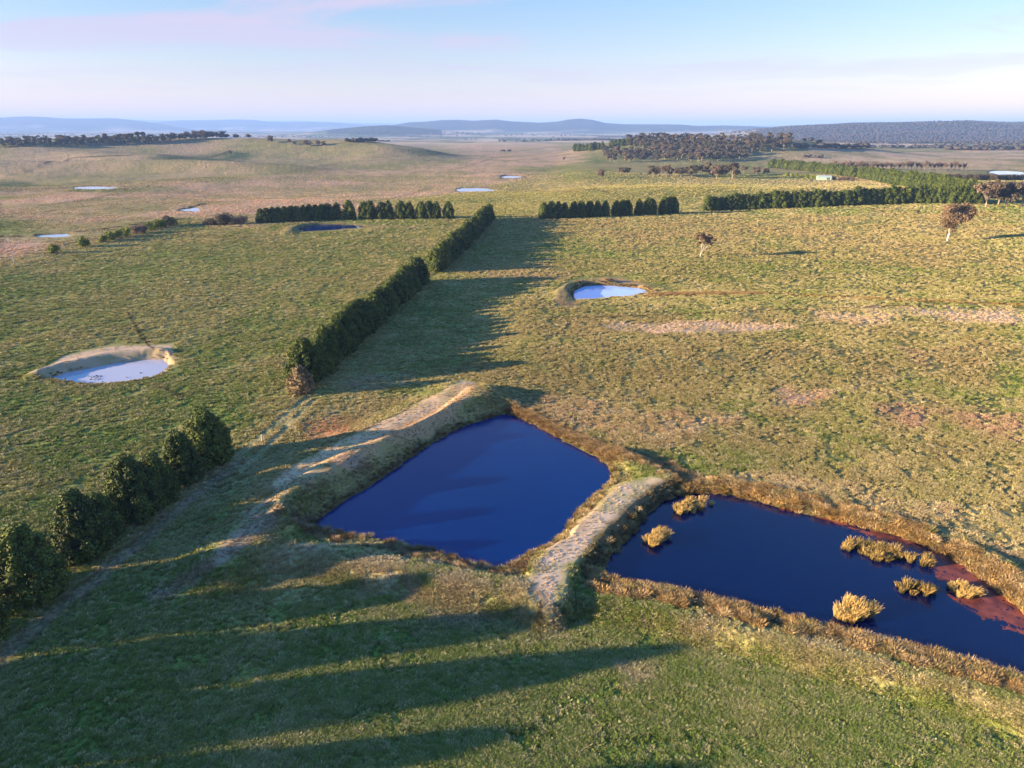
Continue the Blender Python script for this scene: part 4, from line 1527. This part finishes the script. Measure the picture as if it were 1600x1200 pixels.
def rushes():
    R = np.random.default_rng(10)
    X, Y, S, CL = [], [], [], []

    def band(name, step_n, dmin, dmax, s0, s1, dens, test=None, col=(.55, .345, .13)):
        p = PONDS[name]['poly']
        b = PONDS[name]['box']
        x = R.uniform(b[0] - dmax, b[1] + dmax, step_n)
        y = R.uniform(b[2] - dmax, b[3] + dmax, step_n)
        s = sdf(x, y, p) + (fbm(x, y, 4, 131, 2) - .5) * 1.2
        k = (s > dmin) & (s < dmax) & (R.random(step_n) < dens * (1 - .5 * (s - dmin) / (dmax - dmin)))
        if test is not None:
            k &= test(x, y)
        # outside of the neighbouring pond
        k &= pond_sd(x, y) > -.2
        k &= fbm(x, y, 2.6, 133, 2, .6) + .10 * (s < dmax * .45) > .40
        x, y = x[k], y[k]
        X.append(x)
        Y.append(y)
        S.append(R.uniform(s0, s1, len(x)))
        c = np.tile(np.array(col), (len(x), 1))
        c = mixc(c, (.19, .115, .045), (R.random(len(x)) < .45) * .8)
        c = mixc(c, (.62, .45, .24), (R.random(len(x)) < .30) * .7)
        c = mixc(c, (.26, .27, .08), (R.random(len(x)) < .12) * .7)
        CL.append(c)

    lo = PONDS['lower']['poly']
    dm = PONDS['dam']['poly']
    crest = gl([(1060, 735), (1000, 790), (940, 845), (880, 905)])
    c0 = gl([(1090, 762)])[0]
    # far side of the lower dam: a wide belt of big rushes
    far_side = gl([(1100, 765), (1200, 780), (1330, 812), (1440, 845), (1530, 890), (1600, 945), (1740, 1050)])
    near_side = gl([(930, 915), (1080, 940), (1290, 995), (1450, 1035), (1600, 1080), (1740, 1130)])
    left_side = gl([(1080, 765), (1010, 815), (965, 860), (935, 905)])

    def near_line(line, w):
        return lambda x, y: seg_dist(x, y, line) < w
    band('lower', 30000, -.3, 3.9, .5, 1.2, .95, near_line(far_side, 3.4))
    band('lower', 30000, -.3, 2.9,   .6, 1.2, .98, near_line(near_side, 3.1), (.52, .33, .13))
    band('lower', 18000, -.2, 1.3, .55, 1.0, .8, near_line(left_side, 3.0), (.30, .25, .10))
    # the line of rushes that joins the two dams and runs up past the first
    r1 = gl([(800, 640), (850, 662), (905, 688), (960, 706), (1010, 722), (1060, 742), (1090, 762)])
    for wdt, cl in ((1.9, (.42, .28, .12)), (1.1, (.26, .16, .07))):
        t = R.random(1400)
        idx = t * (len(r1) - 1)
        i0 = np.minimum(idx.astype(int), len(r1) - 2)
        f = idx - i0
        A = np.array(r1)
        pt = A[i0] * (1 - f)[:, None] + A[i0 + 1] * f[:, None] + R.normal(size=(1400, 2)) * wdt * .55
        k = pond_sd(pt[:, 0], pt[:, 1]) > 0
        pt = pt[k]
        X.append(pt[:, 0])
        Y.append(pt[:, 1])
        S.append(R.uniform(.45, .95, len(pt)))
        c = np.tile(np.array(cl), (len(pt), 1))
        c = mixc(c, (.55, .38, .20), (R.random(len(pt)) < .3) * .7)
        CL.append(c)
    right_dam = gl([(792, 648), (868, 680), (938, 714), (960, 744), (905, 802), (855, 860), (800, 890)])
    bot_dam = gl([(800, 892), (700, 874), (600, 850), (480, 822)])
    left_dam = gl([(480, 820), (600, 744), (720, 666), (790, 648)])
    band('dam', 26000, -.5, 1.1, .4, .85, .8, near_line(right_dam, 2.6), (.46, .33, .13))
    band('dam', 16000, -.2, 2.6, .5, .95, .75, near_line(bot_dam, 3.0), (.27, .18, .11))
    band('dam', 12000, -.1, .9, .35, .7, .6, near_line(left_dam, 1.8), (.27, .21, .10))
    band('mid', 8000, -.1, 1.5, .35, .7, .5, None, (.20, .13, .07))
    band('left', 6000, .1, 1.2, .25, .5, .3, lambda x, y: y < 148.5, (.22, .18, .07))
    # drain east of the middle pond
    dr = np.array(gl([(1018, 460), (1060, 459), (1112, 459), (1180, 458)]))
    t = R.random(420) * (len(dr) - 1)
    i0 = np.minimum(t.astype(int), len(dr) - 2)
    pt = dr[i0] + (dr[i0 + 1] - dr[i0]) * (t - i0)[:, None] + R.normal(size=(420, 2)) * 1.3
    X.append(pt[:, 0])
    Y.append(pt[:, 1])
    S.append(R.uniform(.5, 1.0, 420))
    CL.append(np.tile(np.array((.34, .22, .10)), (420, 1)))
    x, y, s, c = map(np.concatenate, (X, Y, S, CL))
    # thin out so that clumps stand apart
    cell = {}
    keep = []
    for i in range(len(x)):
        q = .98 * max(s[i], .5) * 1.15
        k = (int(x[i] / q), int(y[i] / q), int(q * 10))
        if k in cell:
            continue
        cell[k] = 1
        keep.append(i)
    x, y, s, c = x[keep], y[keep], s[keep], c[keep]
    z = hz(x, y)
    z = np.maximum(z, -2.4)
    c = c * (.60 + .8 * R.random(len(x)))[:, None] * 1.15
    pr = [blade_tuft(s_ + 50, 130, .62, .85, .026, 1.0, (.15, .05)) for s_ in range(5)]
    print('rushes', len(x))
    scatter('rushes', 'golden brown rushes growing round the dam banks', 'rushes', np.stack([x, y, z], 1), s, c, pr, 3, M_rush)


rushes()


def reed_island(cells, label, seed, h=1.3, n=2600, wind=(.35, .08)):
    """one stand of reeds in the water; cells are pixel blobs (px, py, rx m, ry m)"""
    R = np.random.default_rng(seed)
    lev = PONDS['lower']['level']
    c0 = on_plane(cells[0][0], cells[0][1], lev)
    VV, TT = [], []
    tot = sum(c[2] * c[3] for c in cells)
    for px, py, rx, ry in cells:
        cx_, cy_ = on_plane(px, py, lev)
        k = int(n * rx * ry / tot)
        nt = max(6, int(rx * ry * 3.14 * 2.6))
        ta, tr = R.random(nt) * 6.283, np.sqrt(R.random(nt))
        tx, ty = rx * tr * np.cos(ta), ry * tr * np.sin(ta)
        th_, tl = R.uniform(.55, 1.15, nt) * (1 - .30 * tr ** 3), R.normal(size=(nt, 2)) * .16
        w = R.integers(0, nt, k)
        a, rr = R.random(k) * 6.283, np.sqrt(R.random(k))
        x = cx_ - c0[0] + tx[w] + .26 * rr * np.cos(a)
        y = cy_ - c0[1] + ty[w] + .26 * rr * np.sin(a)
        cl = R.random(nt)[w]
        hh = h * th_[w] * (.6 + .5 * R.random(k))
        out = np.stack([np.cos(a) * rr * .42 + wind[0] * (.4 + .8 * R.random(k)) + tl[w, 0], np.sin(a) * rr * .42 + wind[1] + tl[w, 1]], 1) * hh[:, None]
        th = R.random(k) * 3.14
        t = np.stack([np.cos(th), np.sin(th), np.zeros(k)], 1) * (.034 * (.6 + .8 * R.random(k)))[:, None]
        p = np.stack([x, y, np.full(k, -.15)], 1)
        m = p + np.stack([out[:, 0] * .4, out[:, 1] * .4, hh * .62 + .1], 1)
        e = p + np.stack([out[:, 0], out[:, 1], hh + .1], 1)
        V = np.stack([p - t, p + t, m + t, m - t, e + t * .3, e - t * .3], 1)
        VV.append(V.reshape(-1, 3))
        tn = np.clip(.55 + R.normal(size=k) * .2 + (cl - .5) * .6, 0, 1)
        TT.append((tn[:, None] * np.array([-.2, -.2, .6, .6, 1.15, 1.15])).ravel())  # stem bases toned dark, painting shade into the clump's gaps
    V, T = np.concatenate(VV), np.clip(np.concatenate(TT), 0, 1)
    k = len(V) // 6
    b = np.arange(k)[:, None] * 6
    Q = np.concatenate([b + np.array([[0, 1, 2, 3]]), b + np.array([[3, 2, 4, 5]])])
    me = crown_mesh('reed_clump', V, Q, T, M_reed)
    o = bpy.data.objects.new('reed_clump', me)
    C.objects.link(o)
    o.location = (c0[0], c0[1], lev)
    tag(o, label, 'reeds', 'reed islands in the lower dam')


reed_island([(1092, 787, 1.7, 1.0), (1068, 800, 1.5, .9), (1080, 794, 2.2, 1.0)], 'reed island nearest the causeway corner, at the top of the lower dam', 61, 1.15, 5200)
reed_island([(1030, 838, 1.2, 1.1), (1018, 850, 1.1, 1.1)], 'narrow leaning reed island beside the causeway in the lower dam', 62, 1.25, 3600, (.5, .15))
reed_island([(1338, 858, 1.8, 1.1), (1365, 862, 1.9, 1.2), (1392, 868, 1.3, .8), (1415, 874, 1.2, .7), (1440, 880, 1.5, .7), (1368, 874, 1.5, .8)], 'largest, long reed island trailing towards the red weed', 63, 1.15, 9500)
reed_island([(1335, 962, 2.2, 1.3), (1328, 953, 1.6, 1.0)], 'round golden reed island nearest the near shore of the lower dam', 64, 1.5, 6500)
reed_island([(1422, 922, 1.6, .8), (1442, 928, 1.4, .8)], 'left one of two small neighbouring reed islands', 65, 1.1, 3800)
reed_island([(1493, 920, 1.2, .9), (1513, 931, 1.3, .7)], 'small reed island at the edge of the red weed', 66, 1.1, 3400)


# ------------------------------------------------------------------ shed, poles, posts, birds, cow
def box(V, Fc, x0, x1, y0, y1, z0, z1):
    b = len(V)
    V += [(x0, y0, z0), (x1, y0, z0), (x1, y1, z0), (x0, y1, z0), (x0, y0, z1), (x1, y0, z1), (x1, y1, z1), (x0, y1, z1)]
    Fc += [tuple(b + i for i in f) for f in ((3, 2, 1, 0), (4, 5, 6, 7), (0, 1, 5, 4), (1, 2, 6, 5), (2, 3, 7, 6), (3, 0, 4, 7))]


def metal(name, base):
    m, N, L, B = mat(name, base, .45, .5)
    geo = N.new('ShaderNodeNewGeometry')
    w = N.new('ShaderNodeTexWave')
    w.inputs['Scale'].default_value = 2.5
    L.new(geo.outputs['Position'], w.inputs[0])
    bp = N.new('ShaderNodeBump')
    bp.inputs['Strength'].default_value = .3
    L.new(w.outputs['Fac'], bp.inputs['Height'])
    L.new(bp.outputs[0], B.inputs['Normal'])
    L.new(mixn(N, L, base, tuple(v * .75 for v in base), noise_node(N, L, geo.outputs['Position'], .4, 4)), B.inputs['Base Color'])
    return m


M_mint, M_roof = metal('mint_cladding', (.36, .50, .43)), metal('pale_roofing', (.46, .57, .50))
M_door = metal('dark_door_metal', (.12, .14, .14))
x, y, z = ground_at(1287, 281)
shed = empty('shed', (x, y, z), 'mint green metal shed with low gable roof among the trees', 'shed', None, math.radians(-14))
V, Fc = [], []
w2, d2, he, hr = 6.6, 4.5, 3.0, 4.2
V = [(-w2, -d2, -.3), (w2, -d2, -.3), (w2, d2, -.3), (-w2, d2, -.3), (-w2, -d2, he), (w2, -d2, he), (w2, d2, he), (-w2, d2, he), (-w2, 0, hr), (w2, 0, hr)]
Fc = [(0, 1, 5, 4), (2, 3, 7, 6), (1, 2, 6, 9, 5), (3, 0, 4, 8, 7)]
mesh_obj('wall', V, Fc, M_mint, shed)
V, Fc = [], []
for sgn in (-1, 1):
    b = len(V)
    for dz in (.03, .15):
        V += [(-w2 - .3, sgn * (d2 + .4), he - .11 + dz), (w2 + .3, sgn * (d2 + .4), he - .11 + dz), (w2 + .3, 0, hr + dz), (-w2 - .3, 0, hr + dz)]
    Fc += [tuple(b + i for i in f) for f in ((0, 1, 2, 3), (7, 6, 5, 4), (0, 4, 5, 1), (1, 5, 6, 2), (2, 6, 7, 3), (3, 7, 4, 0))]
mesh_obj('roof', V, Fc, M_roof, shed)
V, Fc = [], []
box(V, Fc, 2.0, 5.0, -d2 - .06, -d2 - .004, 0, 2.6)
mesh_obj('door', V, Fc, M_door, shed)

M_wood, N, L, B = mat('weathered_wood', (.42, .37, .31), .9)
geo = N.new('ShaderNodeNewGeometry')
L.new(mixn(N, L, (.30, .26, .22), (.55, .49, .42), noise_node(N, L, geo.outputs['Position'], 4., 4)), B.inputs['Base Color'])
M_ins, *_ = mat('insulator_ceramic', (.5, .5, .48), .3, .5)


def pole(px, py, h, label):
    x, y, z = ground_at(px, py)
    r = empty('utility_pole', (x, y, z - .3), label, 'pole', 'power poles')
    V, Fc = [], []
    tube(V, Fc, [(0, 0, 0), (0, 0, h)], [.14, .09], 10)
    mesh_obj('post', V, Fc, M_wood, r)
    V, Fc = [], []
    box(V, Fc, -1.1, 1.1, .16, .28, h - .7, h - .55)
    mesh_obj('crossarm', V, Fc, M_wood, r)
    for sx in (-.95, 0, .95):
        V, Fc = [], []
        tube(V, Fc, [(sx, .22, h - .546), (sx, .22, h - .38), (sx, .22, h - .3)], [.05, .08, .04], 8)
        mesh_obj('insulator', V, Fc, M_ins, r)


pole(22, 412, 10.5, 'pale utility pole standing by the creek track at the left')
pole(1289, 301, 10.0, 'slim pale utility pole on the paddock below the shed')


def post(px, py, label, h=1.4, group='fence posts'):
    x, y, z = ground_at(px, py)
    V, Fc = [], []
    tube(V, Fc, [(0, 0, -.4), (0, 0, h), (0, 0, h + .05)], [.13, .12, .05], 9)
    o = mesh_obj('fence_post', V, Fc, M_wood)
    o.location = (x, y, z)
    tag(o, label, 'post', group)


post(410, 690, 'lone fence post standing beside the track in the gap of the windbreaks', 1.3)
post(737, 345, 'tall gate post left of the far end of the diagonal windbreak', 2.2)
post(664, 347, 'pale post in the gap between cypresses behind the pond', 1.6)

M_duck = [mat('dark_feathers', (.03, .025, .02), .7)[0], mat('brown_feathers', (.10, .07, .05), .7)[0]]


def duck_mesh(k):
    V, Fc = [], []
    tube(V, Fc, [(-.36, 0, .12), (-.28, 0, .10), (-.12, 0, .09), (.08, 0, .09), (.20, 0, .11), (.25, 0, .16)], [.02, .07, .13, .14, .09, .04], 10)
    tube(V, Fc, [(.18, 0, .12), (.25, 0, .24), (.27, 0, .30), (.29, 0, .34)], [.05, .035, .055, .03], 8)
    tube(V, Fc, [(.29, 0, .30), (.36, 0, .29), (.39, 0, .285)], [.025, .018, .01], 6)
    me = bpy.data.meshes.new('duck')
    me.from_pydata(V, [], Fc)
    me.shade_smooth()
    me.materials.append(M_duck[k])
    return me


DM = [duck_mesh(0), duck_mesh(1)]
ducks = [(139, 588), (143, 590), (147, 588.5), (150, 591), (153, 589), (156, 591.5), (142, 593), (148, 594), (154, 593), (158, 588), (151, 587), (198, 590), (220, 583), (173, 599), (185, 598), (175, 600.5), (186, 600), (160, 597), (168, 601), (153, 600), (243, 588), (140, 601.5), (100, 596), (102, 592)]
for i, (px, py) in enumerate(ducks):
    lev = PONDS['left']['level']
    x, y = on_plane(px, py, lev)
    o = bpy.data.objects.new('duck', DM[i % 2])
    C.objects.link(o)
    o.location = (x, y, lev - .02)
    o.rotation_euler = (0, 0, rnd.uniform(0, 6.28))
    o.scale = (.75,) * 3
    tag(o, 'tiny dark duck afloat on the pale pond at the left', 'duck', 'ducks on the pale pond')

# cow: one skinned body
M_hide, *_ = mat('black_hide', (.018, .015, .013), .7)


def cow(px, py, label):
    x, y, z = ground_at(px, py)
    V = [(0, 0, 1.15), (-.75, 0, 1.2), (.55, 0, 1.2), (.95, 0, 1.35), (1.25, 0, 1.25), (1.5, 0, 1.05),
         (-.8, .22, .95), (-.85, .23, .55), (-.78, .23, .05), (-.8, -.22, .95), (-.85, -.23, .55), (-.78, -.23, .05),
         (.5, .2, .85), (.5, .2, .45), (.5, .2, .05), (.5, -.2, .85), (.5, -.2, .45), (.5, -.2, .05), (-1.0, 0, 1.25), (-1.08, 0, .7),
         (1.22, .16, 1.36), (1.22, -.16, 1.36)]
    E = [(0, 1), (0, 2), (2, 3), (3, 4), (4, 5), (1, 6), (6, 7), (7, 8), (1, 9), (9, 10), (10, 11), (2, 12), (12, 13), (13, 14), (2, 15), (15, 16), (16, 17), (1, 18), (18, 19), (4, 20), (4, 21)]
    Rr = [.36, .32, .32, .2, .16, .1, .17, .08, .06, .17, .08, .06, .13, .07, .06, .13, .07, .06, .05, .04, .04, .04]
    me = bpy.data.meshes.new('cow')
    me.from_pydata(V, E, [])
    o = bpy.data.objects.new('cow', me)
    C.objects.link(o)
    me.materials.append(M_hide)
    md = o.modifiers.new('skin', 'SKIN')
    for v, r in zip(me.skin_vertices[0].data, Rr):
        v.radius = (r, r)
    me.skin_vertices[0].data[0].use_root = True
    sb = o.modifiers.new('sub', 'SUBSURF')
    sb.levels = sb.render_levels = 1
    o.location = (x, y, z)
    o.rotation_euler = (0, 0, .3)
    tag(o, label, 'cow')


cow(1434, 333, 'small black cow standing in front of the long right row')


# ------------------------------------------------------------------ haze
def haze():
    V, Fc = [], []
    box(V, Fc, -43000, 43000, -43000, 43000, Z_MIN - 1.0, max(Z_MAX, CAM_H) + 12)
    m = bpy.data.materials.new('haze_air')
    m.use_nodes = True
    N, L = m.node_tree.nodes, m.node_tree.links
    N.clear()
    out = N.new('ShaderNodeOutputMaterial')
    pv = N.new('ShaderNodeVolumePrincipled')
    pv.inputs['Color'].default_value = (.30, .50, 1.0, 1)
    pv.inputs['Density'].default_value = 0.000075
    pv.inputs['Anisotropy'].default_value = 0.0
    L.new(pv.outputs[0], out.inputs['Volume'])
    o = mesh_obj('haze', V, Fc, m)
    tag(o, kind='stuff')


haze()
print('objects', len(sc.objects))
